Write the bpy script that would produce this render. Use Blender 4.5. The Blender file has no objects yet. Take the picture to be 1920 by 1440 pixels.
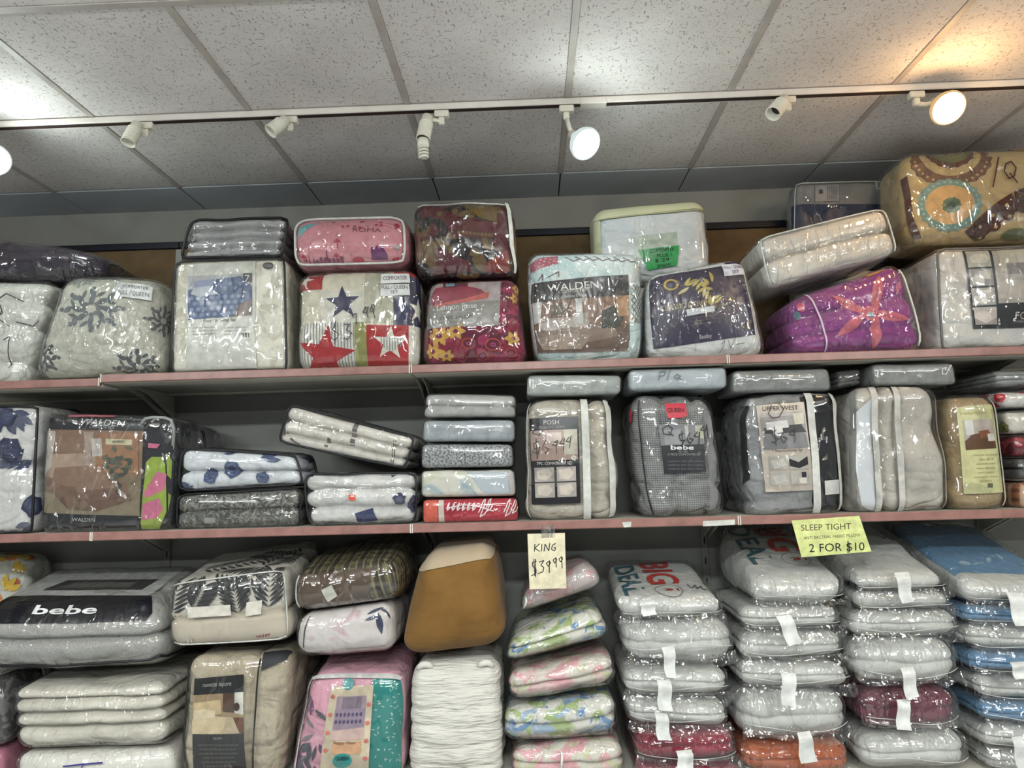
import bpy, math, random
import numpy as np
from mathutils import Vector, Matrix
from mathutils.geometry import tessellate_polygon

# ---------------------------------------------------------------- camera, light, exposure
SC = bpy.context.scene
COL = SC.collection
CAMZ = 1.5
FPX = 1272.5
PITCH, YAW, ROLL = math.radians(7.62), math.radians(1.47), math.radians(-1.53)
_f = np.array([-math.sin(YAW) * math.cos(PITCH), math.cos(YAW) * math.cos(PITCH), math.sin(PITCH)])
_r0 = np.array([math.cos(YAW), math.sin(YAW), 0.0])
_u0 = np.cross(_r0, _f)
RR = _r0 * math.cos(ROLL) + _u0 * math.sin(ROLL)
UU = -_r0 * math.sin(ROLL) + _u0 * math.cos(ROLL)
FF = _f
CAM = np.array([0.0, 0.0, CAMZ])

def at(x, y, Y):
    """world point seen at photo pixel x, y on the upright plane at depth Y"""
    g = RR * (x - 960) / FPX - UU * (y - 720) / FPX + FF
    return CAM + g * (Y / g[1])

def proj(p):
    d = np.asarray(p) - CAM
    z = d @ FF
    return 960 + FPX * (d @ RR) / z, 720 - FPX * (d @ UU) / z

cd = bpy.data.cameras.new('camera')
cd.sensor_width = 36.0
cd.lens = FPX / 1920 * 36
cd.clip_start = 0.05
cam = bpy.data.objects.new('camera', cd)
COL.objects.link(cam)
M = Matrix.Identity(4)
for i in range(3):
    M[i][0], M[i][1], M[i][2], M[i][3] = RR[i], UU[i], -FF[i], CAM[i]
cam.matrix_world = M
SC.camera = cam

w = bpy.data.worlds.new('shop_ambient')
SC.world = w
w.use_nodes = True
w.node_tree.nodes['Background'].inputs[0].default_value = (0.96, 1.0, 1.0, 1)
w.node_tree.nodes['Background'].inputs[1].default_value = 0.15

vs = SC.view_settings
vs.view_transform = 'Standard'
vs.look = 'None'
vs.gamma = 1
vs.use_curve_mapping = False
vs.exposure = 0.6

def lamp(name, kind, loc, power, col, size=0.06, rot=(0, 0, 0), sizey=None):
    l = bpy.data.lights.new(name, kind)
    l.energy = power
    l.color = col
    if kind == 'AREA':
        l.shape = 'RECTANGLE'
        l.size = size
        l.size_y = sizey or size
    else:
        l.shadow_soft_size = size
    o = bpy.data.objects.new(name, l)
    COL.objects.link(o)
    o.location = loc
    o.rotation_euler = rot
    return o

# the shop's ceiling lights behind the photographer: fluorescent fittings and more track bulbs, plus added uplights
COOL, WARM = (0.93, 1.0, 1.0), (1.0, 0.72, 0.40)
for x in (-2.6, 0.0, 2.6):
    for y in (-2.2, 0.1):
        lamp('fluorescent_fitting', 'AREA', (x, y, 2.52), 38, COOL, 1.25, (0, 0, 0), 0.22)
        lamp('ceiling_fill_uplight', 'AREA', (x, y, 2.54), 19, COOL, 1.25, (math.pi, 0, 0), 0.22)  # unseen upward fill, added to brighten the ceiling
for i, x in enumerate((-2.9, -1.75, -0.55, 0.65, 1.8, 2.9)):
    lamp('track_bulb', 'POINT', (x, 0.75, 2.72), 9, WARM if i == 4 else COOL, 0.055)

cy = SC.cycles
cy.max_bounces = 5
cy.diffuse_bounces = 2
cy.glossy_bounces = 2
cy.transparent_max_bounces = 8
cy.caustics_reflective = False
cy.caustics_refractive = False

# ---------------------------------------------------------------- materials
def lin(c):
    return tuple(((v / 255) / 12.92 if v / 255 <= 0.04045 else ((v / 255 + 0.055) / 1.055) ** 2.4) for v in c[:3]) + (1.0,)

MATS = {}

class G:
    """small node-graph helper"""
    def __init__(s, name):
        s.m = bpy.data.materials.new(name)
        s.m.use_nodes = True
        s.t = s.m.node_tree
        s.t.nodes.clear()
        s.out = s.n('ShaderNodeOutputMaterial')
    def n(s, typ, **k):
        nd = s.t.nodes.new(typ)
        for a, v in k.items():
            setattr(nd, a, v)
        return nd
    def l(s, a, b):
        s.t.links.new(a, b)
    def put(s, sock, v):
        if isinstance(v, bpy.types.NodeSocket):
            s.l(v, sock)
        else:
            sock.default_value = v
    def uv(s, scale=(1, 1, 1), rot=0, loc=(0, 0, 0), obj=False):
        tc = s.n('ShaderNodeTexCoord')
        mp = s.n('ShaderNodeMapping')
        s.l(tc.outputs['Object' if obj else 'UV'], mp.inputs[0])
        mp.inputs['Scale'].default_value = scale
        mp.inputs['Rotation'].default_value = (0, 0, rot)
        mp.inputs['Location'].default_value = loc
        return mp.outputs[0]
    def noise(s, vec, scale, detail=2, rough=.5, dist=0):
        nd = s.n('ShaderNodeTexNoise')
        s.l(vec, nd.inputs['Vector'])
        nd.inputs['Scale'].default_value = scale
        nd.inputs['Detail'].default_value = detail
        nd.inputs['Roughness'].default_value = rough
        nd.inputs['Distortion'].default_value = dist
        return nd.outputs['Fac']
    def vor(s, vec, scale, feature='F1', out='Distance', rnd=1.0):
        nd = s.n('ShaderNodeTexVoronoi', feature=feature)
        s.l(vec, nd.inputs['Vector'])
        nd.inputs['Scale'].default_value = scale
        nd.inputs['Randomness'].default_value = rnd
        return nd.outputs[out]
    def wave(s, vec, scale, dist=0, dscale=1, direction='X', prof='SIN'):
        nd = s.n('ShaderNodeTexWave', bands_direction=direction, wave_profile=prof)
        s.l(vec, nd.inputs['Vector'])
        nd.inputs['Scale'].default_value = scale
        nd.inputs['Distortion'].default_value = dist
        nd.inputs['Detail Scale'].default_value = dscale
        return nd.outputs['Fac']
    def math(s, op, a, b=0.0):
        nd = s.n('ShaderNodeMath', operation=op)
        s.put(nd.inputs[0], a)
        s.put(nd.inputs[1], b)
        return nd.outputs[0]
    def step(s, v, lo, hi):
        nd = s.n('ShaderNodeMapRange')
        s.put(nd.inputs[0], v)
        nd.inputs[1].default_value = lo
        nd.inputs[2].default_value = hi
        return nd.outputs[0]
    def mix(s, f, a, b):
        nd = s.n('ShaderNodeMix', data_type='RGBA')
        s.put(nd.inputs[0], f)
        s.put(nd.inputs[6], a)
        s.put(nd.inputs[7], b)
        return nd.outputs[2]
    def bump(s, h, strength, dist=.01, normal=None):
        nd = s.n('ShaderNodeBump')
        nd.inputs['Strength'].default_value = strength
        nd.inputs['Distance'].default_value = dist
        s.l(h, nd.inputs['Height'])
        if normal is not None:
            s.l(normal, nd.inputs['Normal'])
        return nd.outputs[0]
    def pbr(s, col, rough=.8, spec=.3, normal=None, metal=0, sheen=0, trans=0):
        b = s.n('ShaderNodeBsdfPrincipled')
        s.put(b.inputs['Base Color'], col)
        s.put(b.inputs['Roughness'], rough)
        b.inputs['Specular IOR Level'].default_value = spec
        b.inputs['Metallic'].default_value = metal
        b.inputs['Sheen Weight'].default_value = sheen
        if normal is not None:
            s.l(normal, b.inputs['Normal'])
        s.l(b.outputs[0], s.out.inputs[0])
        return b

def flat(c, rough=.55, spec=.4):
    """a plain printed or painted colour"""
    key = ('flat', tuple(c), rough)
    if key not in MATS:
        g = G('print_%d_%d_%d' % tuple(c[:3]))
        v = g.noise(g.uv(obj=True), 30, 3)
        dk = tuple(x * .86 for x in c)
        g.pbr(g.mix(g.step(v, .3, .7), lin(dk), lin(c)), rough, spec)
        MATS[key] = g.m
    return MATS[key]

def wrinkle(g, fine=60, amount=.5, big=6):
    v = g.uv()
    fold = g.math('ABSOLUTE', g.math('SUBTRACT', g.noise(g.uv((1, 1.7, 1), .7), big * .8, 1.5, .5, 1.0), .5))
    h = g.math('ADD', g.math('MULTIPLY', fold, 1.6), g.noise(v, big * 1.5, 4, .55))
    return g.bump(h, min(1, amount * 1.15), .032)

def fabric(name, c, c2=None, scale=20, lo=.4, hi=.65, amount=.5, rough=.85, quilt=0):
    key = ('fab', name)
    if key not in MATS:
        g = G(name)
        v = g.uv()
        c2 = c2 or tuple(x * .9 for x in c)
        col = g.mix(g.step(g.noise(v, scale, 4, .6, .5), lo, hi), lin(c), lin(c2))
        nr = wrinkle(g, amount=amount)
        if quilt:
            nr = g.bump(g.vor(v, quilt, 'SMOOTH_F1'), .6, .02, nr)
        g.pbr(col, rough, .25, nr, sheen=.1)
        MATS[key] = g.m
    return MATS[key]

def floral(name, base, cols, scale=9, thr=.52, amount=.3, soft=.03, detail=2.5, dist=1.2):
    """cloth with irregular printed blotches in several colours"""
    key = ('flo', name)
    if key not in MATS:
        g = G(name)
        col = lin(base)
        for i, c in enumerate(cols):
            v = g.uv(loc=(3.7 * i + 1, 1.9 * i, 0))
            f = g.step(g.noise(v, scale * (1 + .25 * i), detail, .55, dist), thr + .02 * i, thr + .02 * i + soft)
            col = g.mix(f, col, lin(c))
        g.pbr(col, .8, .3, wrinkle(g, amount=amount))
        MATS[key] = g.m
    return MATS[key]

def plaid(name, c, lines, scale=40, amount=.3):
    key = ('plaid', name)
    if key not in MATS:
        g = G(name)
        v = g.uv()
        col = lin(c)
        for i, (d, sc, lo, lc) in enumerate(lines):
            col = g.mix(g.math('MULTIPLY', g.step(g.wave(v, sc, .3, 1, d), lo, lo + .06), .8), col, lin(lc))
        g.pbr(col, .8, .3, wrinkle(g, amount=amount))
        MATS[key] = g.m
    return MATS[key]

def speckle(name, c, c2, scale=180, lo=.5, amount=.15):
    key = ('spk', name)
    if key not in MATS:
        g = G(name)
        v = g.uv()
        g.pbr(g.mix(g.step(g.noise(v, scale, 2), lo, lo + .04), lin(c), lin(c2)), .7, .35, wrinkle(g, amount=amount))
        MATS[key] = g.m
    return MATS[key]

def clear(name, refl=1.0, milk=.03, crease=.5, scale=18, rough=.09, tint=(1, 1, 1)):
    """clear plastic bag: lets light through, mirrors the lamps on its creases"""
    key = ('clear', name)
    if key not in MATS:
        g = G(name)
        v = g.uv(obj=True)
        st = g.uv((1.0, .6, .42), .5, obj=True)
        nz = g.noise(st, scale, 1.5, .6)
        rid = g.math('ABSOLUTE', g.math('SUBTRACT', nz, .5))
        h = g.math('ADD', g.step(rid, .05, .0), g.math('MULTIPLY', nz, 2.2))
        nr = g.bump(h, 1.0, crease)
        tr = g.n('ShaderNodeBsdfTransparent')
        tr.inputs[0].default_value = tuple(tint) + (1,)
        gl = g.n('ShaderNodeBsdfAnisotropic')
        gl.inputs['Roughness'].default_value = rough
        gl.inputs['Color'].default_value = (1, 1, 1, 1)
        g.l(nr, gl.inputs['Normal'])
        df = g.n('ShaderNodeBsdfDiffuse')
        df.inputs[0].default_value = (.9, .92, .9, 1)
        g.l(nr, df.inputs['Normal'])
        fr = g.n('ShaderNodeFresnel')
        fr.inputs[0].default_value = 1.5
        g.l(nr, fr.inputs['Normal'])
        m1 = g.n('ShaderNodeMixShader')
        m1.inputs[0].default_value = milk
        g.l(tr.outputs[0], m1.inputs[1])
        g.l(df.outputs[0], m1.inputs[2])
        m2 = g.n('ShaderNodeMixShader')
        g.l(g.math('MINIMUM', g.math('ADD', g.math('MULTIPLY', fr.outputs[0], refl), .0), .28), m2.inputs[0])
        g.l(m1.outputs[0], m2.inputs[1])
        g.l(gl.outputs[0], m2.inputs[2])
        g.l(m2.outputs[0], g.out.inputs[0])
        MATS[key] = g.m
    return MATS[key]

def glow(name, c, strength):
    key = ('glow', name)
    if key not in MATS:
        g = G(name)
        e = g.n('ShaderNodeEmission')
        e.inputs[0].default_value = tuple(c) + (1,)
        e.inputs[1].default_value = strength
        g.l(e.outputs[0], g.out.inputs[0])
        MATS[key] = g.m
    return MATS[key]

VINYL = lambda: clear('clear_vinyl', 1.6, .003, .0032, 14, .05)
POLY = lambda: clear('clear_polythene', 2.0, .008, .0046, 20, .055)
WHITE, BLACK, DGREY = (228, 228, 222), (22, 22, 26), (70, 70, 74)

# ---------------------------------------------------------------- mesh helpers
def meshobj(name, verts, faces, mats, parent=None, smooth=True, mi=None, uv=None, loc=None):
    me = bpy.data.meshes.new(name)
    verts = np.asarray(verts, dtype=np.float64)
    me.from_pydata(verts.tolist() if len(verts) < 3000 else verts, [], faces if isinstance(faces, list) else faces.tolist())
    for m in (mats if isinstance(mats, (list, tuple)) else [mats]):
        me.materials.append(m)
    if mi is not None:
        me.polygons.foreach_set('material_index', np.asarray(mi, dtype=np.int32))
    me.polygons.foreach_set('use_smooth', np.full(len(me.polygons), smooth))
    if uv is not None:
        lay = me.uv_layers.new(name='UVMap')
        lay.data.foreach_set('uv', np.asarray(uv, dtype=np.float32).ravel())
    me.update()
    o = bpy.data.objects.new(name, me)
    COL.objects.link(o)
    if parent is not None:
        o.parent = parent
    if loc is not None:
        o.location = loc
    return o

def thing(name, label, cat, loc, group=None):
    o = bpy.data.objects.new(name, None)
    o.empty_display_size = .05
    COL.objects.link(o)
    o.location = loc
    tag(o, label, cat, group)
    return o

def tag(o, label=None, cat=None, group=None, kind=None):
    if label: o['label'] = label
    if cat: o['category'] = cat
    if group: o['group'] = group
    if kind: o['kind'] = kind
    return o

def boxdata(x0, x1, y0, y1, z0, z1, bev=0.0):
    if bev <= 0:
        v = [(x, y, z) for x in (x0, x1) for y in (y0, y1) for z in (z0, z1)]
        f = [(0, 1, 3, 2), (4, 6, 7, 5), (0, 4, 5, 1), (2, 3, 7, 6), (0, 2, 6, 4), (1, 5, 7, 3)]
        return v, f
    # chamfered in every edge
    b = bev
    v, f = [], []
    idx = {}
    def add(p):
        k = tuple(round(c, 6) for c in p)
        if k not in idx:
            idx[k] = len(v); v.append(p)
        return idx[k]
    lo, hi = (x0, y0, z0), (x1, y1, z1)
    def P(ax, s, a, sa, c, sc, ia, ic):
        p = [0, 0, 0]
        p[ax] = hi[ax] if s else lo[ax]
        p[a] = (hi[a] - b) if sa else (lo[a] + b)
        p[c] = (hi[c] - b) if sc else (lo[c] + b)
        return add(tuple(p))
    fc = {}
    for ax in range(3):
        a, c = (ax + 1) % 3, (ax + 2) % 3
        for s in (0, 1):
            q = {(sa, sc): P(ax, s, a, sa, c, sc, 0, 0) for sa in (0, 1) for sc in (0, 1)}
            fc[ax, s] = q
            loop = [q[0, 0], q[1, 0], q[1, 1], q[0, 1]]
            f.append(tuple(loop if s else loop[::-1]))
    for ax in range(3):                      # edges parallel to ax
        a, c = (ax + 1) % 3, (ax + 2) % 3
        for sa in (0, 1):
            for sc in (0, 1):
                # face (a, sa): its axes are c, ax ; face (c, sc): its axes are ax, a
                p0, p1 = fc[a, sa][sc, 0], fc[a, sa][sc, 1]
                r0, r1 = fc[c, sc][0, sa], fc[c, sc][1, sa]
                loop = [p0, p1, r1, r0]
                f.append(tuple(loop if (sa != sc) else loop[::-1]))
    for sx in (0, 1):
        for sy in (0, 1):
            for sz in (0, 1):
                t = [fc[0, sx][sy, sz], fc[1, sy][sz, sx], fc[2, sz][sx, sy]]
                f.append(tuple(t if (sx + sy + sz) % 2 else t[::-1]))
    return v, f

def box(name, x0, x1, y0, y1, z0, z1, mat, parent=None, bev=0.0, smooth=False):
    v, f = boxdata(x0, x1, y0, y1, z0, z1, bev)
    return meshobj(name, v, f, mat, parent, smooth)

def tube(name, pts, r, mat, parent=None, closed=False, seg=8, caps=True):
    pts = np.asarray(pts, float)
    n = len(pts)
    rad = np.full(n, r) if np.isscalar(r) else np.asarray(r, float)
    tan = (np.roll(pts, -1, 0) - np.roll(pts, 1, 0)) if closed else np.gradient(pts, axis=0)
    tan /= np.linalg.norm(tan, axis=1)[:, None] + 1e-12
    ref = np.array([0, 0, 1.0]) if abs(tan[0][2]) < .9 else np.array([1.0, 0, 0])
    v = []
    for i in range(n):
        a = ref - tan[i] * (ref @ tan[i])
        a /= np.linalg.norm(a) + 1e-12
        ref = a
        b = np.cross(tan[i], a)
        for k in range(seg):
            t = 2 * math.pi * k / seg
            v.append(pts[i] + rad[i] * (a * math.cos(t) + b * math.sin(t)))
    f = []
    for i in range(n if closed else n - 1):
        j = (i + 1) % n
        for k in range(seg):
            k2 = (k + 1) % seg
            f.append((i * seg + k, i * seg + k2, j * seg + k2, j * seg + k))
    if caps and not closed:
        f.append(tuple(range(seg))[::-1])
        f.append(tuple((n - 1) * seg + k for k in range(seg)))
    return meshobj(name, v, f, mat, parent)

def lathe(name, p0, axis, prof, mat, parent=None, seg=24):
    """profile of (distance along axis, radius) swept round axis from p0"""
    ax = np.asarray(axis, float); ax /= np.linalg.norm(ax)
    ref = np.array([0, 0, 1.0]) if abs(ax[2]) < .9 else np.array([1.0, 0, 0])
    a = np.cross(ref, ax); a /= np.linalg.norm(a)
    b = np.cross(ax, a)
    v = []
    for d, r in prof:
        for k in range(seg):
            t = 2 * math.pi * k / seg
            v.append(np.asarray(p0) + ax * d + r * (a * math.cos(t) + b * math.sin(t)))
    f = []
    for i in range(len(prof) - 1):
        for k in range(seg):
            k2 = (k + 1) % seg
            f.append((i * seg + k, i * seg + k2, (i + 1) * seg + k2, (i + 1) * seg + k))
    f.append(tuple(range(seg))[::-1])
    f.append(tuple((len(prof) - 1) * seg + k for k in range(seg)))
    return meshobj(name, v, f, mat, parent)

def vnoise(P, seed=0):
    """smooth value noise in numpy, -1..1"""
    P = P + seed * 17.31
    I = np.floor(P).astype(np.int64)
    F = P - I
    F = F * F * (3 - 2 * F)
    out = np.zeros(len(P))
    for dx in (0, 1):
        wx = F[:, 0] if dx else 1 - F[:, 0]
        for dy in (0, 1):
            wy = F[:, 1] if dy else 1 - F[:, 1]
            for dz in (0, 1):
                wz = F[:, 2] if dz else 1 - F[:, 2]
                h = ((I[:, 0] + dx) * 374761393 + (I[:, 1] + dy) * 668265263 + (I[:, 2] + dz) * 2147483647 + seed * 974711) & 0x7fffffff
                h = ((h ^ (h >> 13)) * 1274126177) & 0x7fffffff
                h = h ^ (h >> 16)
                out += wx * wy * wz * ((h & 0xffff) / 32767.5 - 1)
    return out

# glyphs of the built-in font, measured once
GLY = {}
def make_glyphs():
    chars = sorted(set('ABCDEFGHIJKLMNOPQRSTUVWXYZabcdefghijklmnopqrstuvwxyz0123456789$./&%-+'))
    obs = []
    for wt, off in (('r', 0.0), ('b', .022)):
        for c in chars:
            for body in (c, 'H' + c + 'H'):
                cu = bpy.data.curves.new('glyph', 'FONT')
                cu.body = body
                cu.offset = off
                cu.resolution_u = 3
                o = bpy.data.objects.new('glyph', cu)
                COL.objects.link(o)
                obs.append((wt, c, body, o))
        cu = bpy.data.curves.new('glyph', 'FONT'); cu.body = 'HH'; cu.offset = off; cu.resolution_u = 3
        o = bpy.data.objects.new('glyph', cu); COL.objects.link(o)
        obs.append((wt, 'HH', 'HH', o))
    dg = bpy.context.evaluated_depsgraph_get()
    W, H2 = {}, {}
    for wt, c, body, o in obs:
        me = o.evaluated_get(dg).to_mesh()
        vs_ = np.array([v.co[:2] for v in me.vertices]).reshape(-1, 2)
        if body == c and c != 'HH':
            GLY[wt, c] = [vs_, [tuple(p.vertices) for p in me.polygons], 0, 0]
        elif c == 'HH':
            H2[wt] = np.ptp(vs_[:, 0])
        else:
            W[wt, c] = np.ptp(vs_[:, 0])
    for k, g in GLY.items():
        g[2] = W[k] - H2[k[0]]
    cap = np.ptp(GLY['r', 'H'][0][:, 1])
    for g in GLY.values():
        g[0] = g[0] / cap
        g[2] /= cap
    for wt, c, body, o in obs:
        cu = o.data
        bpy.data.objects.remove(o)
        bpy.data.curves.remove(cu)
make_glyphs()

def layout(s, wt='r'):
    """text -> vertices (cap height 1, centred) and faces"""
    V, F, x = [], [], 0
    for c in s:
        if (wt, c) not in GLY:
            x += .45
            continue
        v, f, adv, _ = GLY[wt, c]
        n = sum(len(a) for a in V)
        V.append(v + np.array([x, 0]))
        F += [tuple(i + n for i in q) for q in f]
        x += adv
    V = np.vstack(V)
    V[:, 0] -= (V[:, 0].min() + V[:, 0].max()) / 2
    V[:, 1] -= .5
    return V, F

def split(polys, axis, vals):
    for c in vals:
        out = []
        for p in polys:
            s = [q[axis] - c for q in p]
            if min(s) >= -1e-7 or max(s) <= 1e-7:
                out.append(p)
                continue
            A, B = [], []
            for i in range(len(p)):
                j = (i + 1) % len(p)
                a, b, sa, sb = p[i], p[j], s[i], s[j]
                if sa <= 0: A.append(a)
                if sa >= 0: B.append(a)
                if sa * sb < 0:
                    t = sa / (sa - sb)
                    m = (a[0] + (b[0] - a[0]) * t, a[1] + (b[1] - a[1]) * t)
                    A.append(m); B.append(m)
            out += [q for q in (A, B) if len(q) > 2]
        polys = out
    return polys

def convex(p):
    sg = 0
    n = len(p)
    for i in range(n):
        a, b, c = p[i], p[(i + 1) % n], p[(i + 2) % n]
        z = (b[0] - a[0]) * (c[1] - b[1]) - (b[1] - a[1]) * (c[0] - b[0])
        if abs(z) > 1e-14:
            if sg * z < 0: return False
            sg = 1 if z > 0 else -1
    return True

# ---------------------------------------------------------------- soft packages
SEED = [0]

def softclip(x, e):
    a = np.abs(x) - 1
    return np.where(a > 0, np.sign(x) * (1 + e * np.tanh(np.maximum(a, 0) / e)), x)

class Pkg:
    """a bag of bedding: cloth body, clear bag, and whatever is printed on or tucked into it"""
    def __init__(s, name, label, cat, quad, mat, Y=2.64, D=.40, r=.05, bul=(.02, .10, .03), lay=(), vlay=(),
                 ld=.034, lw=.05, wav=.35, wr=.005, wf=9, bag=None, boff=.007, bcr=.004, bfreq=6, rest=None, lean=0.0,
                 btop=0.0, bwid=1.0, group=None, body='folded_cloth', res=.0125, ylay=False, pinch=0.0, extra=None, cap=.008):
        SEED[0] += 1
        s.seed = SEED[0]
        tl, tr, br, bl = quad
        c = [at(*tl, Y + lean), at(*tr, Y + lean), at(*br, Y), at(*bl, Y)]
        if rest is not None:
            c[2][2] = c[3][2] = rest
        exu = (c[1] - c[0] + c[2] - c[3]); exu = exu / np.linalg.norm(exu)
        ezu = (c[0] - c[3] + c[1] - c[2]); ezu = ezu / np.linalg.norm(ezu)
        ins, inz = (boff + .0005 if bag is not None else .006), .006
        for i_, sx_, sz_ in ((0, 1, 1), (1, -1, 1), (2, -1, 0), (3, 1, 0)):
            c[i_] = c[i_] + exu * sx_ * ins - ezu * sz_ * inz
        s.cor = c
        s.rest = rest
        s.cap = cap
        s.zlim = 9.0
        for zs in (ZT, ZM):
            if min(c[2][2], c[3][2]) < zs - .05: s.zlim = zs - .036
        for p in c:
            p[2] = min(p[2], s.zlim - .004)
        org = (c[2] + c[3]) / 2 + np.array([0, D / 2, 0])
        s.org = org
        s.hw = (np.linalg.norm(c[1] - c[0]) + np.linalg.norm(c[2] - c[3])) / 4
        s.hh = (np.linalg.norm(c[0] - c[3]) + np.linalg.norm(c[1] - c[2])) / 4
        s.hd = D / 2
        s.h = np.array([s.hw, s.hd, s.hh])
        s.r = min(r, s.hw * .95, s.hd * .95, s.hh * .95)
        s.bul, s.lay, s.vlay, s.ld, s.lw, s.wav, s.wr, s.wf = bul, lay, vlay, ld, lw, wav, wr, wf
        s.btop, s.bwid, s.pinch, s.extra = btop, bwid, pinch, extra
        s.boff, s.bcr, s.bfreq = boff, bcr, bfreq
        ex = (c[1] - c[0] + c[2] - c[3]); s.ex = ex / np.linalg.norm(ex)
        ez = (c[0] - c[3] + c[1] - c[2]); s.ez = ez / np.linalg.norm(ez)
        ey = np.cross(s.ez, s.ex); s.ey = ey
        s.pq = np.array([proj(p) for p in c])
        s.root = thing(name, label, cat, org, group)
        s.body = s.shell(body, mat, res, lambda P: s.shape(P, 0.0, True))
        if bag is not None:
            s.bag = s.shell('clear_bag', bag, max(res * 1.35, .017), lambda P: s.shape(P, s.boff, False, s.bcr))

    def shell(s, name, mat, res, fn):
        nx, ny, nz = [max(4, int(round(2 * h / res))) for h in s.h]
        nx, nz = min(nx, 60), min(nz, 60)
        if name != 'clear_bag':
            if len(s.lay): nz = max(nz, min(72, int(2.6 / s.lw)))
            if len(s.vlay): nx = max(nx, min(72, int(2.6 / s.lw)))
        ny = min(ny, 30)
        idx = -np.ones((nx + 1, ny + 1, nz + 1), dtype=np.int64)
        I, J, K = np.meshgrid(np.arange(nx + 1), np.arange(ny + 1), np.arange(nz + 1), indexing='ij')
        on = (I == 0) | (I == nx) | (J == 0) | (J == ny) | (K == 0) | (K == nz)
        idx[on] = np.arange(on.sum())
        P = np.stack([I[on] / nx * 2 - 1, J[on] / ny * 2 - 1, K[on] / nz * 2 - 1], 1)
        V = fn(P) - s.org
        Fs, Us = [], []
        m = P * s.h
        def quads(a, flip, uvf):
            q = np.stack([a[:-1, :-1], a[1:, :-1], a[1:, 1:], a[:-1, 1:]], -1).reshape(-1, 4)
            if flip: q = q[:, ::-1]
            Fs.append(q)
            Us.append(uvf(m[q.ravel()]))
        hw, hd, hh = s.h
        quads(idx[:, 0, :], False, lambda p: np.stack([p[:, 0], p[:, 2]], 1))
        quads(idx[:, -1, :], True, lambda p: np.stack([p[:, 0] + 3, p[:, 2]], 1))
        quads(idx[0, :, :], True, lambda p: np.stack([-hw - (p[:, 1] + hd), p[:, 2]], 1))
        quads(idx[-1, :, :], False, lambda p: np.stack([hw + (p[:, 1] + hd), p[:, 2]], 1))
        quads(idx[:, :, 0], True, lambda p: np.stack([p[:, 0], -hh - (p[:, 1] + hd)], 1))
        quads(idx[:, :, -1], False, lambda p: np.stack([p[:, 0], hh + (p[:, 1] + hd)], 1))
        return meshobj(name, V, np.vstack(Fs), mat, s.root, True, uv=np.vstack(Us))

    def shape(s, P, off=0.0, folds=True, crease=0.0):
        P = np.atleast_2d(np.asarray(P, float))
        p = P * s.h
        inner = np.clip(p, -(s.h - s.r), s.h - s.r)
        d = p - inner
        L = np.linalg.norm(d, axis=1)[:, None] + 1e-12
        n = d / L
        p = inner + s.r * n
        q = p / s.h
        x, y, z = q[:, 0], q[:, 1], q[:, 2]
        bx, by, bz = s.bul
        X = x * (1 + bx * (1 - z * z) * (1 - .5 * y * y))
        Yn = y * (1 + by * (1 - x * x) * (1 - z * z))
        Z = z * (1 + bz * (1 - x * x) * (1 - .5 * y * y))
        p = np.stack([X, Yn, Z], 1) * s.h
        disp = np.zeros(len(p)) + off
        if folds:
            side = np.sqrt(n[:, 0] ** 2 + n[:, 1] ** 2)
            cw = vnoise(np.stack([x * 1.7, y * 1.7, z * 0], 1) + 3.1, s.seed)
            for i, t in enumerate(s.lay):
                tz = (z + 1) / 2 - t - s.wav * s.lw * (cw + .6 * vnoise(np.stack([x * 4, y * 4, z * 0 + i], 1), s.seed + 5))
                disp -= s.ld * side * np.exp(-np.abs(tz / s.lw) ** 1.1)
            fr = np.sqrt(n[:, 2] ** 2 + n[:, 1] ** 2)
            cz = vnoise(np.stack([x * 0, y * 1.7, z * 1.7], 1) + 5.1, s.seed)
            for i, t in enumerate(s.vlay):
                tx = (x + 1) / 2 - t - s.wav * s.lw * (cz + .6 * vnoise(np.stack([x * 0 + i, y * 4, z * 4], 1), s.seed + 7))
                disp -= s.ld * fr * np.exp(-np.abs(tx / s.lw) ** 1.1)
            disp += s.wr * vnoise(p * s.wf, s.seed) + .5 * s.wr * vnoise(p * s.wf * 2.3, s.seed + 1)
        else:
            disp += .6 * s.wr * vnoise(p * s.wf, s.seed)
            if off > .005 and crease and len(s.lay):
                side = np.sqrt(n[:, 0] ** 2 + n[:, 1] ** 2)
                for t in s.lay:
                    disp -= .35 * s.ld * side * np.exp(-np.abs(((z + 1) / 2 - t) / (s.lw * 1.5)) ** 1.5)
        if crease:
            a = vnoise(p * s.bfreq, s.seed + 2)
            b = vnoise(p * s.bfreq * 2.1, s.seed + 3)
            disp += crease * (.5 + a) + .25 * crease * b
        p = p + n * disp[:, None]
        if s.pinch:
            p[:, 2] *= 1 - s.pinch * np.abs(x) ** 3
        if s.extra:
            p = s.extra(s, p, q)
        q = p / s.h
        u, v = (softclip(q[:, 0], .012 / s.hw) * (1 + (s.bwid - 1) * (q[:, 1] + 1) / 2) + 1) / 2, (np.maximum(q[:, 2], -1 - .0015 / s.hh) + 1) / 2
        if s.cap is not None:
            v = (softclip(2 * v - 1, s.cap / s.hh) + 1) / 2
        c = s.cor
        W = (1 - u)[:, None] * ((1 - v)[:, None] * c[3] + v[:, None] * c[0]) + u[:, None] * ((1 - v)[:, None] * c[2] + v[:, None] * c[1])
        W[:, 1] += p[:, 1] + s.hd
        if s.rest is not None:
            W[:, 2] = np.maximum(W[:, 2], s.rest + .0015)
        W[:, 2] += s.btop * np.clip((q[:, 1] + 1) / 2, -.1, 1.1) * np.clip(v, 0, 1.1)
        W[:, 2] = np.minimum(W[:, 2], s.zlim)
        return W

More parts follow.
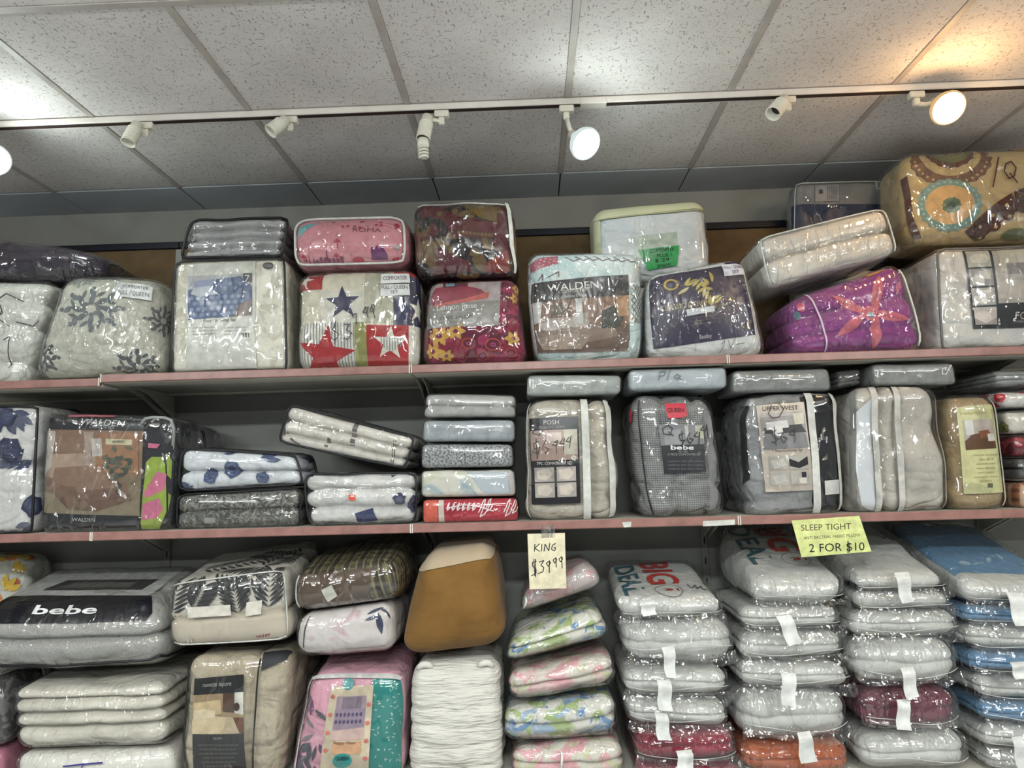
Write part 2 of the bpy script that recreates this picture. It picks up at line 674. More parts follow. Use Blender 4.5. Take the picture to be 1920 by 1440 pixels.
    # -- from photo pixels on the front face to metres on the package
    def m(s, pts):
        pts = np.atleast_2d(np.asarray(pts, float))
        tl, tr, br, bl = s.pq
        u = np.full(len(pts), .5); v = np.full(len(pts), .5)
        for _ in range(12):
            A = (1 - u)[:, None] * bl + u[:, None] * br
            B = (1 - u)[:, None] * tl + u[:, None] * tr
            e = (1 - v)[:, None] * A + v[:, None] * B - pts
            du = (1 - v)[:, None] * (br - bl) + v[:, None] * (tr - tl)
            dv = B - A
            det = du[:, 0] * dv[:, 1] - du[:, 1] * dv[:, 0]
            u -= (e[:, 0] * dv[:, 1] - e[:, 1] * dv[:, 0]) / det
            v -= (du[:, 0] * e[:, 1] - du[:, 1] * e[:, 0]) / det
        return np.stack([(u * 2 - 1) * s.hw, (v * 2 - 1) * s.hh], 1)

    def lift(s, M2, off, folds):
        """metres (x across, z up, wrapping round the edges) -> world"""
        M2 = np.asarray(M2, float)
        mx, mz = M2[:, 0], M2[:, 1]
        a = np.clip(mx / s.hw, -1, 1)
        c = np.clip(mz / s.hh, -1, 1)
        over = np.maximum(np.abs(mx) - s.hw, np.abs(mz) - s.hh)
        b = -1 + np.maximum(over, 0) / s.hd
        return s.shape(np.stack([a, np.clip(b, -1, 1), c], 1), off, folds) - s.org

    def decal(s, name, items, off=.003, folds=False, parent=None, grid=.011, px=True):
        """flat shapes draped on the package: items = [(polygon, material)]"""
        mats, V, F, MI = [], [], [], []
        nv, k, last = 0, -1, None
        for poly, mat in items:
            if mat is not last: k, last = k + 1, mat
            if mat not in mats: mats.append(mat)
            pm = s.m(poly) if px else np.asarray(poly, float)
            pl = [tuple(q) for q in pm]
            if convex(pl):
                ps = [pl]
            else:
                ps = [[pl[i] for i in t] for t in tessellate_polygon([[Vector((q[0], q[1], 0)) for q in pl]])]
            lo, hi = pm.min(0), pm.max(0)
            for ax in (0, 1):
                if hi[ax] - lo[ax] > grid:
                    ps = split(ps, ax, [g * grid for g in range(int(math.floor(lo[ax] / grid)), int(math.ceil(hi[ax] / grid)) + 1)])
            ids, vv = {}, []
            for q in ps:
                ar = sum(q[i][0] * q[(i + 1) % len(q)][1] - q[(i + 1) % len(q)][0] * q[i][1] for i in range(len(q)))
                if abs(ar) < 1e-9: continue
                if ar < 0: q = q[::-1]
                f = []
                for t in q:
                    key = (round(t[0], 5), round(t[1], 5))
                    if key not in ids:
                        ids[key] = nv + len(vv)
                        vv.append(t)
                    if not f or f[-1] != ids[key]: f.append(ids[key])
                if len(set(f)) > 2 and len(set(f)) == len(f):
                    F.append(tuple(f)); MI.append(mats.index(mat))
            if vv:
                V.append(s.lift(vv, off + .00022 * min(k, 18), folds))
                nv += len(vv)
        return meshobj(name, np.vstack(V), F, mats, parent or s.root, True, MI)

    def text(s, body, cx, cy, cap, col=(20, 20, 24), width=None, rot=0, shear=0, wt='r', off=.0055, parent=None, name='printed_text', folds=False):
        V, F = layout(body, wt)
        sx = (width / np.ptp(V[:, 0])) if width else cap
        a = math.radians(rot)
        X, Yp = V[:, 0] * sx + V[:, 1] * cap * shear, -V[:, 1] * cap
        P = np.stack([cx + X * math.cos(a) + Yp * math.sin(a), cy - X * math.sin(a) + Yp * math.cos(a)], 1)
        return meshobj(name, s.lift(s.m(P), off, folds), F, flat(col), parent or s.root, True)

    def stroke(s, name, lines, wpx, col=(25, 25, 30), off=.0125, parent=None):
        items = []
        for ln in lines:
            for a, b in zip(ln[:-1], ln[1:]):
                dx, dy = b[0] - a[0], b[1] - a[1]
                L = math.hypot(dx, dy) or 1
                ox, oy = -dy / L * wpx / 2, dx / L * wpx / 2
                ex, ey = dx / L * wpx * .3, dy / L * wpx * .3
                items.append(([(a[0] + ox - ex, a[1] + oy - ey), (b[0] + ox + ex, b[1] + oy + ey), (b[0] - ox + ex, b[1] - oy + ey), (a[0] - ox - ex, a[1] - oy - ey)], flat(col)))
        o = s.decal(name, items, off, False, parent)
        return o

    def card(s, quad, col, name='label_card', off=.0042):
        return s.decal(name, [(quad, flat(col, .35) if isinstance(col, tuple) else col)], off)

    def edge(s, pts, off=.006):
        W = s.shape(np.asarray(pts, float), off, False)
        if s.rest is not None:
            W[:, 2] = np.maximum(W[:, 2], s.rest + .0065)
        return W - s.org

    def piping(s, col=BLACK, r=.0045, back=False, name='piping', off=.006, y=-1.0, depth=None):
        """cord round the rim of the front (or back) face"""
        k = 14
        t = np.linspace(-1, 1, k, endpoint=False)
        yy = np.full(k, y)
        loop = [np.stack([t, yy, np.full(k, 1.0)], 1), np.stack([np.full(k, 1.0), yy, -t], 1),
                np.stack([-t, yy, np.full(k, -1.0)], 1), np.stack([np.full(k, -1.0), yy, t], 1)]
        return tube(name, s.edge(np.vstack(loop), off), r, flat(col, .4), s.root, closed=True, seg=6)

    def cord(s, pts3, col=WHITE, r=.004, name='piping', off=.007):
        return tube(name, s.edge(pts3, off), r, flat(col, .4), s.root, seg=6)

def quadrect(x0, y0, x1, y1):
    return [(x0, y0), (x1, y0), (x1, y1), (x0, y1)]

def sub(q, u0, v0, u1, v1):
    """part of a pixel quad TL TR BR BL, fractions from its top left"""
    tl, tr, br, bl = [np.array(p, float) for p in q]
    def P(u, v): return tuple((1 - v) * ((1 - u) * tl + u * tr) + v * ((1 - u) * bl + u * br))
    return [P(u0, v0), P(u1, v0), P(u1, v1), P(u0, v1)]

def inq(q, pts):
    tl, tr, br, bl = [np.array(p, float) for p in q]
    return [tuple((1 - v) * ((1 - u) * tl + u * tr) + v * ((1 - u) * bl + u * br)) for u, v in pts]

def bedroom(q, wall, floor, head, duvet, pillow, extra=(), shade=None):
    """printed picture of a made bed, as flat colour areas"""
    it = [(q, flat(wall, .3)), (inq(q, [(0, .62), (1, .55), (1, 1), (0, 1)]), flat(floor, .3))]
    it += [(inq(q, [(.08, .34), (.58, .30), (.6, .6), (.08, .66)]), flat(head, .3))]
    it += [(inq(q, [(.06, .58), (.3, .5), (.62, .5), (.86, .62), (.92, .82), (.55, .97), (.2, .92), (.05, .8)]), flat(duvet, .3))]
    if shade:
        it += [(inq(q, [(.2, .92), (.55, .97), (.92, .82), (.9, .74), (.55, .84), (.22, .8)]), flat(shade, .3))]
    it += [(inq(q, [(.1, .48), (.2, .40), (.33, .42), (.35, .55), (.2, .6), (.11, .58)]), flat(pillow, .3)),
           (inq(q, [(.36, .42), (.47, .37), (.58, .42), (.58, .54), (.46, .56), (.37, .53)]), flat(pillow, .3))]
    for p, c in extra:
        it.append((inq(q, p), flat(c, .3)))
    return it

def star(cx, cy, R, rot=0, k=.4):
    return [(cx + (R if i % 2 == 0 else R * k) * math.sin(math.radians(rot) + i * math.pi / 5), cy - (R if i % 2 == 0 else R * k) * math.cos(math.radians(rot) + i * math.pi / 5)) for i in range(10)]

def disc(cx, cy, rx, ry=None, n=16, rot=0, wob=0, lobes=0):
    ry = ry or rx
    a = math.radians(rot)
    out = []
    for i in range(n):
        t = 2 * math.pi * i / n
        k = 1 + wob * math.cos(lobes * t)
        x, y = rx * k * math.cos(t), ry * k * math.sin(t)
        out.append((cx + x * math.cos(a) - y * math.sin(a), cy + x * math.sin(a) + y * math.cos(a)))
    return out

def leaf(cx, cy, L, Wd, rot=0, n=5):
    a = math.radians(rot)
    up = [(L * (i / n - .5), Wd / 2 * math.sin(math.pi * i / n)) for i in range(n + 1)]
    dn = [(x, -y) for x, y in up[1:-1][::-1]]
    return [(cx + x * math.cos(a) - y * math.sin(a), cy + x * math.sin(a) + y * math.cos(a)) for x, y in up + dn]

def ring(cx, cy, r0, r1, n=24, sq=1.0):
    return [[(cx + r * math.cos(t), cy + sq * r * math.sin(t)) for r, t in ((r0, a), (r1, a), (r1, b), (r0, b))]
            for a, b in ((2 * math.pi * i / n, 2 * math.pi * (i + 1) / n) for i in range(n))]

def ribbon(pts, wd):
    out = []
    for a, b in zip(pts[:-1], pts[1:]):
        dx, dy = b[0] - a[0], b[1] - a[1]
        L = math.hypot(dx, dy) or 1
        ox, oy = -dy / L * wd / 2, dx / L * wd / 2
        out.append([(a[0] + ox, a[1] + oy), (b[0] + ox, b[1] + oy), (b[0] - ox, b[1] - oy), (a[0] - ox, a[1] - oy)])
    return out

# ---------------------------------------------------------------- the room
ZC, ZT, ZM, ZB = CAMZ + 1.408, CAMZ + .433, CAMZ - .176, .42
YR, YW, YS = 2.42, 3.33, 2.60          # light track, back wall, shelf fronts
YP = 3.14                               # shelving back panels

def mat_tile():
    g = G('mineral_fibre_tile')
    v = g.uv(obj=True)
    a = g.noise(g.uv((1, .35, 1), .6, obj=True), 150, 1, .5, .5)
    b = g.noise(g.uv((.4, 1, 1), .3, (7, 3, 0), obj=True), 165, 1, .5, .5)
    c = g.noise(g.uv(loc=(2, 9, 0), obj=True), 330, 1)
    hole = g.math('MAXIMUM', g.math('MAXIMUM', g.step(a, .34, .30), g.step(b, .335, .295)), g.math('MULTIPLY', g.step(c, .33, .29), .7))
    col = g.mix(g.step(g.noise(v, 4, 3), .3, .7), lin((202, 196, 192)), lin((217, 211, 207)))
    col = g.mix(g.math('MULTIPLY', hole, .6), col, lin((92, 88, 80)))
    nr = g.bump(g.math('SUBTRACT', g.math('MULTIPLY', g.noise(v, 160, 2), .3), hole), .35, .004)
    g.pbr(col, .95, .1, nr)
    return g.m

def mat_paint(name, c, c2=None, scale=5, rough=.6, spec=.3, bump=.04, fine=90):
    g = G(name)
    v = g.uv(obj=True)
    c2 = c2 or tuple(x * .93 for x in c)
    g.pbr(g.mix(g.step(g.noise(v, scale, 4, .6), .35, .7), lin(c), lin(c2)), rough, spec, g.bump(g.noise(v, fine, 3), bump, .01))
    return g.m

TILE = mat_tile()
BAR = mat_paint('grid_bar_enamel', (178, 170, 162), (160, 152, 146), 8, .5)
STRIP = mat_paint('border_board', (176, 180, 184), (166, 170, 174), 6, .8)
WALLP = mat_paint('wall_paint', (150, 148, 141), (140, 138, 132), 3, .85)
BROWN = mat_paint('brown_hardboard', (112, 90, 62), (92, 73, 50), 9, .8)
GREYP = mat_paint('grey_enamel_panel', (150, 150, 144), (138, 138, 133), 4, .55)
NAVY = mat_paint('dark_cap', (20, 22, 34), (14, 15, 24), 4, .4)
DECK = mat_paint('shelf_enamel', (196, 192, 180), (182, 178, 166), 6, .45, .4)
PINK = mat_paint('rose_price_rail', (156, 114, 106), (132, 96, 89), 14, .30, .5, .02)
FLOORM = mat_paint('floor_vinyl', (166, 166, 164), (148, 148, 146), 2, .5)
TRACKM = mat_paint('track_enamel', (222, 214, 206), (206, 198, 190), 8, .4)
LAMPM = mat_paint('lamp_plastic', (226, 222, 208), (212, 206, 190), 12, .4)
DARKM = mat_paint('dark_groove', (58, 44, 40), (44, 34, 32), 10, .6)

tag(box('floor', -6, 6, -4, YW, -.05, 0, FLOORM), kind='structure')
tag(box('wall_back', -6, 6, YW, YW + .1, 0, ZC + .06, WALLP), kind='structure')
ceil = box('ceiling', -6, 6, -4, YW, ZC + .03, ZC + .06, WALLP)
tag(ceil, kind='structure')

TX0, TP = .178, .61
def inst(src, name, parent, loc):
    o = bpy.data.objects.new(name, src.data)
    COL.objects.link(o)
    o.parent = parent
    o.location = loc
    return o
g = .011
t0 = box('ceiling_tile', g, TP - g, g, TP - g, .002, .022, TILE, ceil, .003)
t0.location = (TX0 - 6 * TP, YR - TP, ZC)
t1 = box('ceiling_tile', g, TP - g, g, .64 - g, .002, .022, TILE, ceil, .003)
t1.location = (TX0 - 6 * TP, YR, ZC)
p0 = box('border_panel', .003, TP - .003, .0, YW - 3.06, .000, .016, STRIP, ceil, .002)
p0.location = (TX0 - 6 * TP, 3.06, ZC)
b0 = box('grid_bar', -.012, .012, -4.0 - 0, 3.06, -.001, .022, BAR, ceil, .001)
b0.location = (TX0 - 6 * TP, 0, ZC)
for i in range(-6, 6):
    x = TX0 + i * TP
    for j in range(6):
        if (i, j) != (-6, 0):
            inst(t0, 'ceiling_tile', ceil, (x, YR - TP * (j + 1), ZC))
    if i > -6:
        inst(t1, 'ceiling_tile', ceil, (x, YR, ZC))
        inst(p0, 'border_panel', ceil, (x, 3.06, ZC))
        inst(b0, 'grid_bar', ceil, (x, 0, ZC))
for j in range(0, 6):
    box('grid_bar', -3.6, 4.0, -.012, .012, -.0016, .021, BAR, ceil, .001).location = (0, YR - TP * j, ZC)

# shelving: bays 1.226 m wide
BX = [-.46 + 1.226 * k for k in range(-2, 4)]
zcap1, zcap0 = at(1020, 428, YP)[2], at(1020, 441, YP)[2]
bayn = ['with the gathered damask bag before it', 'behind the cream piped bag', 'behind the ivory comforter with green sticker', 'behind the purple starfish bag', 'beyond the grey comforter with pillow diagrams']
UPN = ['beside the white line-drawn quilt', 'behind the damask bag', 'behind the star patchwork bag', 'behind the navy-label comforter', 'beyond the medallion bag', 'at the outer end of the run']
TOPN = ['carrying the white line-drawn quilt', 'carrying the damask bag and star patchwork bag', 'carrying the light blue bag and navy-label comforter', 'carrying the purple starfish bag', 'beyond the grey comforter with pillow diagrams']
MIDN = ['carrying the navy floral piped bag', 'carrying the folded blue-and-white bedding', 'carrying the stack of five sheet sets', 'carrying the tan comforter with cream label', 'beyond the red floral stack']
LOWN = ['under the yellow floral bag', 'under the pink and teal bag', 'under the crimson pillows', 'under the blue-striped pillows', 'beyond the blue-striped pillows']
def shelf(x0, x1, z, y0, label, group, tilt=0):
    t = thing('metal_shelf', label, 'shelf', ((x0 + x1) / 2, y0, z), group)
    h = (x1 - x0) / 2 - .0015
    box('deck', -h, h, .012, YP - y0 - .001, -.018, 0, DECK, t, .002)
    box('stiffener', -h, h, .015, .12, -.032, -.018, DECK, t, .003)
    box('stiffener', -h, h, YP - y0 - .08, YP - y0 - .004, -.03, -.018, DECK, t, .003)
    box('price_rail', -h, h, -.006, .012, -.031, .001, PINK, t, .003)
    for sx in (-1, 1):
        box('rail_end', sx * h - (.004 if sx > 0 else 0), sx * h + (0 if sx > 0 else .004), -.008, -.004, -.031, .002, TRACKM, t)
        xx = sx * (h - .012)
        v = [(xx - .003, .20, -.02), (xx - .003, YP - y0 - .01, -.02), (xx - .003, YP - y0 - .01, -.13), (xx - .003, .30, -.04)]
        v += [(x + .006, y, zz) for x, y, zz in v]
        meshobj('bracket', v, [(0, 1, 2, 3), (7, 6, 5, 4), (0, 4, 5, 1), (1, 5, 6, 2), (2, 6, 7, 3), (3, 7, 4, 0)], DECK, t, False)
    return t
for k in range(1, 6):
    x0, x1 = BX[k - 1], BX[k]
    n = k - 1
    shelf(x0, x1, ZT - (.014 if k == 1 else 0), YS, 'upper rose-edged metal shelf ' + TOPN[n], 'upper metal shelves')
    shelf(x0, x1, ZM, YS, 'middle rose-edged metal shelf ' + MIDN[n], 'middle metal shelves')
    shelf(x0, x1, ZB, YS - .06, 'lowest rose-edged metal shelf ' + LOWN[n], 'lowest metal shelves')
    t = thing('shelving_hoarding', 'shelving back panel, brown above and grey below, ' + bayn[n], 'back panel', ((x0 + x1) / 2, YP, 0), 'shelving back panels')
    h = (x1 - x0) / 2 - .001
    box('hardboard_panel', -h, h, .012, .024, ZT + .002, zcap0, BROWN, t)
    box('grey_panel', -h, h, .012, .024, .0, ZT, GREYP, t)
    box('cap_strip', -h, h, .0, .03, zcap0, zcap1, NAVY, t, .003)
for k in range(6):
    x = BX[k]
    t = thing('shelving_upright', 'grey slotted shelving upright ' + UPN[k], 'upright', (x, YP, 0), 'shelving uprights')
    box('post', -.016, .016, .003, .0105, 0, zcap0 - .004, GREYP, t, .002)
    for i in range(14):
        box('slot', -.003, .003, .0020, .0040, .9 + i * .09, .93 + i * .09, DARKM, t)

# ---------------------------------------------------------------- light track and its lamps
tr = thing('light_track', 'long white ceiling light track carrying the spot lamps', 'light track', (0, YR, ZC))
box('rail', -3.55, 3.95, -.018, .018, -.026, -.002, TRACKM, tr, .003)
box('groove', -3.5, 3.9, -.011, .009, -.0275, -.0255, DARKM, tr)
xj = at(1112, 190, YR)[0]
box('joint_cover', xj - .05, xj + .05, -.021, .021, -.03, -.004, TRACKM, tr, .003)

def track_lamp(label, ax, can0, can1, kind, facing=None, light=None, w=.027):
    """ax: pixel x of the adapter; can0/can1: pixels of the top and mouth of the holder"""
    A = at(ax, 200, YR); A[2] = ZC - .03
    t = thing('track_lamp', label, 'track lamp', A, 'spot lamps on the ceiling track')
    box('adapter', -.028, .028, -.014, .014, -.022, .003, LAMPM, t, .004)
    box('swivel', -.014, .010, -.010, .010, -.052, -.022, LAMPM, t, .004)
    p0 = at(*can0, YR - .02) - A
    p1 = at(*can1, YR - (.05 if facing is None else .09)) - A
    if facing is not None:
        d = np.array(facing, float); d /= np.linalg.norm(d)
        L = .115
        p0 = p1 - d * L
        tube('arm', [np.array([0, 0, -.044]), (np.array([0, 0, -.05]) + p0) / 2 + [0, 0, -.004], p0 + d * .01], .009, LAMPM, t)
        lathe('bulb_base', p0 - d * .004, d, [(0, .012), (.004, .017), (.03, .019), (.036, .021)], LAMPM, t)
        b = lathe('bulb', p0, d, [(.03, .021), (.04, .025), (.06, .04), (.085, .056), (.1, .0605), (.108, .059)], glow('bulb_glass_' + light[0], light[1], .5), t)
        lathe('bulb_face', p0 + d * .1, d, [(0, .0575), (.006, .057), (.013, .05), (.018, .036), (.0205, .018), (.021, .002)], glow('bulb_' + light[0], light[1], light[2]), b)
        lamp('lamp_light', 'POINT', A + p0 + d * .17, light[3], light[1], .045)
    else:
        d = p1 - p0; L = np.linalg.norm(d); d /= L
        tube('arm', [np.array([0, 0, -.04]), p0 * .5 + np.array([0, 0, -.024]), p0 + d * .02], .008, LAMPM, t)
        prof = [(0, w * .55), (.004, w * .78), (L * .28, w * .8)]
        n = 7
        for i in range(n):
            a = L * (.3 + .6 * i / n)
            prof += [(a, w * .82), (a + L * .02, w * .98), (a + L * .05, w * .98), (a + L * .065, w * .82)]
        prof += [(L * .94, w), (L, w), (L - .002, w * .86), (L * .6, w * .8), (L * .6, .002)]
        c = lathe('lamp_holder', p0, d, prof, LAMPM, t)
        if kind == 'empty':
            lathe('socket', p0 + d * L * .62, d, [(0, w * .76), (.004, w * .7), (.006, w * .3), (.002, .002)], DARKM, c)
        if kind == 'spiral':
            dn = np.array([.02, -.06, -1.0]); dn /= np.linalg.norm(dn)
            bb = lathe('bulb', p0 + d * (L - .004), dn, [(0, .014), (.004, .021), (.03, .022), (.036, .014)], LAMPM, t)
            q0 = p0 + d * (L - .004)
            e1 = np.cross(dn, [0, 1, 0]); e1 /= np.linalg.norm(e1); e2 = np.cross(dn, e1)
            pts = [q0 + dn * (.034 + .045 * k / 60) + .0155 * (e1 * math.cos(k * .36) + e2 * math.sin(k * .36)) for k in range(61)]
            tube('spiral_tube', pts, .0052, LAMPM, bb, seg=8)
    return t
CW, WW = (.86, 1.0, .97), (1.0, .60, .26)
track_lamp('white ribbed empty lamp holder drooping beside the lit bulb at the track end', 277, (259, 232), (240, 268), 'empty')
track_lamp('short cream ribbed lamp holder turned away above the grey folded quilt', 546, (537, 224), (507, 247), 'blank')
track_lamp('lamp holder with a small unlit spiral bulb', 828, (802, 218), (793, 262), 'spiral')
track_lamp('lit cool white flood bulb above the ivory comforter', 1062, None or (1075, 225), (1101, 272), 'flood', (.62, -.86, -1.0), ('cool', CW, 14, 2.6))
track_lamp('smooth white lamp holder showing its dark empty mouth', 1478, (1472, 186), (1449, 214), 'empty', w=.029)
track_lamp('lit warm orange flood bulb above the medallion bag', 1720, (1740, 190), (1781, 204), 'flood', (-.05, -.80, -.72), ('warm', WW, 14, 3.2))
track_lamp('lit cool white flood bulb at the far end of the track beyond the damask bag', -60, (-40, 260), (-14, 300), 'flood', (.7, -.7, -.6), ('cool', CW, 14, 3.6))

# ---------------------------------------------------------------- upper shelf
V_, P_ = VINYL(), POLY()
rnd = random.Random(4)

def ellipse_scatter(s, n, seed, fn, xr=None, zr=None):
    r = random.Random(seed)
    xr = xr or (-s.hw - .15, s.hw + .15)
    zr = zr or (-s.hh, s.hh + .15)
    out = []
    for _ in range(n):
        out += fn(r, r.uniform(*xr), r.uniform(*zr))
    return out

# white quilt with black line drawing
t2 = Pkg('quilt_bag', 'white quilt with thin black line drawing in a crinkled clear bag', 'quilt', [(-120, 527), (98, 524), (50, 705), (-120, 708)],
         fabric('white_quilt_cloth', (222, 220, 210)), Y=2.70, D=.38, rest=ZT - .014, lay=(.22, .55, .8), ld=.03, bag=P_, boff=.008, bcr=.006)
it = []
for pts in ([(0, 560), (12, 552), (25, 558), (40, 566)], [(0, 596), (10, 590), (6, 580)], [(0, 572), (8, 585), (2, 600), (14, 612)], [(10, 640), (22, 632), (18, 660), (14, 690)], [(30, 605), (60, 612), (75, 600)]):
    it += [(p, flat(BLACK)) for p in ribbon(pts, 1.6)]
t2.decal('line_drawing', it, .0015, True)

def _hump(s, p, q):
    p[:, 2] *= np.where(p[:, 2] > 0, 1 - .45 * np.clip(q[:, 0] - .1, 0, 1), 1)
    return p
Pkg('pillow_bag', 'dark purple bedding in a glossy bag on the line-drawn quilt', 'bedding bag', [(-130, 438), (185, 460), (190, 522), (-130, 522)],
    fabric('plum_cloth', (50, 38, 56), (34, 26, 40)), Y=2.74, D=.36, r=.06, wr=.012, bag=clear('clear_heavy', 2.4, .005, .0055, 13, .055), bcr=.012, boff=.008, bul=(.02, .1, .1), extra=_hump)

t3 = Pkg('comforter_bag', 'grey and cream damask comforter in a gathered clear bag', 'comforter', [(112, 514), (302, 518), (302, 700), (52, 700)],
         fabric('damask_ground', (196, 194, 180), (176, 174, 160), 30), Y=2.625, D=.40, r=.07, rest=ZT, bul=(.04, .2, .05), wr=.009, wf=11, bag=P_, boff=.007, bcr=.006, lean=.04)
def damask(cx, cy, k, c):
    m = flat(c, .8)
    o = []
    for a in range(0, 360, 45):
        ca, sa = math.cos(math.radians(a)), math.sin(math.radians(a))
        o += [(leaf(cx + 24 * k * ca, cy + 18 * k * sa, 26 * k, 9 * k, a + 20), m), (leaf(cx + 40 * k * ca, cy + 27 * k * sa, 17 * k, 9 * k, a - 35), m),
              (leaf(cx + 34 * k * math.cos(math.radians(a + 22)), cy + 26 * k * math.sin(math.radians(a + 22)), 18 * k, 6 * k, a + 60), m),
              (disc(cx + 50 * k * ca, cy + 34 * k * sa, 4 * k, n=7), m), (disc(cx + 12 * k * ca, cy + 10 * k * sa, 4 * k, n=7), m)]
    return o
it = damask(182, 585, 1.15, (112, 118, 120)) + damask(262, 690, .9, (84, 88, 90)) + damask(75, 672, .85, (84, 88, 90)) + damask(315, 600, .8, (96, 100, 102)) + damask(150, 520, .6, (150, 152, 148))
t3.decal('damask_print', it, .0016, True)
c = t3.card([(226, 532), (287, 538), (285, 567), (226, 562)], (226, 226, 224), off=.012)
t3.text('COMFORTER', 258, 543, 6, (120, 120, 122), 44, -4, off=.0135, parent=c)
t3.text('FULL / QUEEN', 256, 555, 8, (110, 110, 112), 50, -4, off=.0135, parent=c)

t4 = Pkg('comforter_bag', 'cream seven-piece comforter in a black-piped clear bag with blue bedding photo', 'comforter', [(322, 487), (538, 480), (543, 692), (313, 698)],
         floral('cream_scroll_cloth', (226, 222, 206), [(206, 200, 182)], 16, .5, .35, .06), Y=2.635, D=.42, r=.035, rest=ZT, bul=(.01, .05, .02), bag=V_, boff=.009, bcr=.003)
t4.piping(BLACK, .005, off=.010)
t4.cord([(-1, y, 1) for y in np.linspace(-1, 1, 12)], BLACK, .005, off=.010)
t4.piping(BLACK, .005, y=.9, off=.010)
q = [(352, 497), (480, 490), (482, 690), (352, 694)]
c = t4.card(q, (222, 221, 210))
pq = [(355, 520), (475, 516), (475, 594), (355, 602)]
it = [(pq, flat((186, 188, 190), .3))]
it += [(inq(pq, [(.1, .12), (.42, .1), (.42, .3), (.1, .32)]), flat((150, 160, 190), .3)), (inq(pq, [(0, .32), (.35, .3), (.45, .1), (.82, .05), (1, .3), (1, .75), (.78, 1), (0, 1)]), flat((72, 92, 132), .3)),
       (inq(pq, [(.1, .28), (.34, .25), (.46, .45), (.2, .5), (.05, .42)]), flat((196, 204, 214), .3))]
for i in range(9):
    for j in range(4):
        x, y = .06 + i * .105 + (j % 2) * .05, .52 + j * .13
        if x < .86: it.append((inq(pq, disc(x, y, .035, .045, 8)), flat((128, 150, 182), .3)))
for i in range(5):
    it.append((inq(pq, disc(.5 + i * .08, .22 + (i % 2) * .1, .03, .05, 8)), flat((120, 142, 176), .3)))
it += [(inq(pq, [(.8, .72), (1, .62), (1, 1), (.72, 1)]), flat((120, 98, 88), .3)), (inq(pq, [(.86, -.02), (1, -.02), (1, .2), (.86, .2)]), flat((62, 62, 66), .3))]
t4.decal('printed_picture', it, .0052, parent=c)
t4.text('7', 466, 525, 13, (225, 225, 225), off=.0075, parent=c)
t4.text('7 Piece Comforter Set', 412, 603, 6, (90, 88, 84), 66, 2, off=.0056, parent=c)
for dx in (385, 445):
    for k in range(3):
        t4.text('comforter shams skirt', dx, 616 + 6 * k, 3, (150, 148, 140), 42, 2, off=.0056, parent=c)
for i, wd in enumerate((1, 2, 1, 3, 1, 2)):
    t4.decal('barcode', [(quadrect(455 + i * 2.6, 626, 455 + i * 2.6 + wd * .7, 634), flat(BLACK))], .0056, parent=c)
t4.decal('oval_badge', [(disc(504, 500, 10, 7, 18), flat((84, 84, 82)))], .0052)
t4.text('QUEEN', 504, 500, 4, (190, 190, 188), 15, 0, off=.0068)

t5 = Pkg('quilt_bag', 'grey folded quilt in a black-topped clear bag on the cream comforter', 'quilt', [(357, 410), (541, 405), (529, 479), (334, 483)],
         fabric('pale_grey_quilt', (178, 178, 178), (160, 160, 160), 12, amount=.6), Y=2.65, D=.38, r=.03, lay=(.24, .5, .74), ld=.04, lw=.07, wr=.008, bag=V_, boff=.006, bcr=.005, bul=(.03, .06, .02))
t5.piping(BLACK, .006, y=-.95, off=.008, name='bottom_piping')
t5.decal('top_trim', [([(352, 399), (540, 397), (541, 412), (352, 413)], flat((28, 28, 34), .5))], .010)

# pink city print bag on the star patchwork bag
t7 = Pkg('comforter_bag', 'star patchwork comforter in red, navy and cream in a clear bag', 'comforter', [(556, 510), (784, 504), (788, 688), (556, 692)],
         fabric('patchwork_cream', (222, 214, 192)), Y=2.63, D=.42, r=.045, rest=ZT, bul=(.02, .10, .02), wr=.006, bag=V_, boff=.008, bcr=.004)
RED, NVY, OLV, CRM = flat((176, 44, 48), .8), flat((48, 50, 82), .8), flat((150, 150, 88), .8), flat((226, 222, 208), .8)
SLT = flat((150, 152, 150), .8)
it = [(quadrect(545, 506, 606, 545), RED), (star(568, 522, 22, 20), CRM), (quadrect(606, 548, 685, 608), CRM), (quadrect(685, 505, 738, 608), flat((196, 192, 170), .8)),
      (quadrect(738, 492, 800, 515), RED), (quadrect(738, 515, 815, 612), NVY), (star(790, 582, 26, 8), CRM),
      (quadrect(553, 608, 668, 694), CRM)]
for i in range(20):
    it.append((quadrect(555 + i * 5.8, 608, 557.4 + i * 5.8, 694), SLT))
it += [(quadrect(668, 607, 690, 694), OLV), (quadrect(690, 612, 766, 694), RED), (quadrect(766, 612, 800, 694), CRM)]
it += [(star(646, 571, 33, -4), NVY), (star(612, 668, 58, 8), RED), (star(733, 645, 32, 2), CRM)]
for i in range(8):
    it.append((quadrect(716 + i * 5, 634, 718 + i * 5, 662 - abs(i - 3.5) * 3), SLT))
t7.decal('patchwork_print', it, .0016, True)
c = t7.card([(716, 518), (767, 514), (768, 532), (716, 536)], (224, 224, 222), off=.0115)
t7.text('COMFORTER', 742, 525, 6.5, (80, 80, 84), 43, 3, off=.0128, parent=c)
c = t7.card([(716, 538), (766, 535), (768, 556), (716, 560)], (222, 222, 220), off=.0113)
t7.text('FULL / QUEEN', 741, 542, 6.5, (80, 80, 84), 46, 2, off=.0128, parent=c)
t7.text('SET', 741, 551, 6, (80, 80, 84), 13, 2, off=.0128, parent=c)
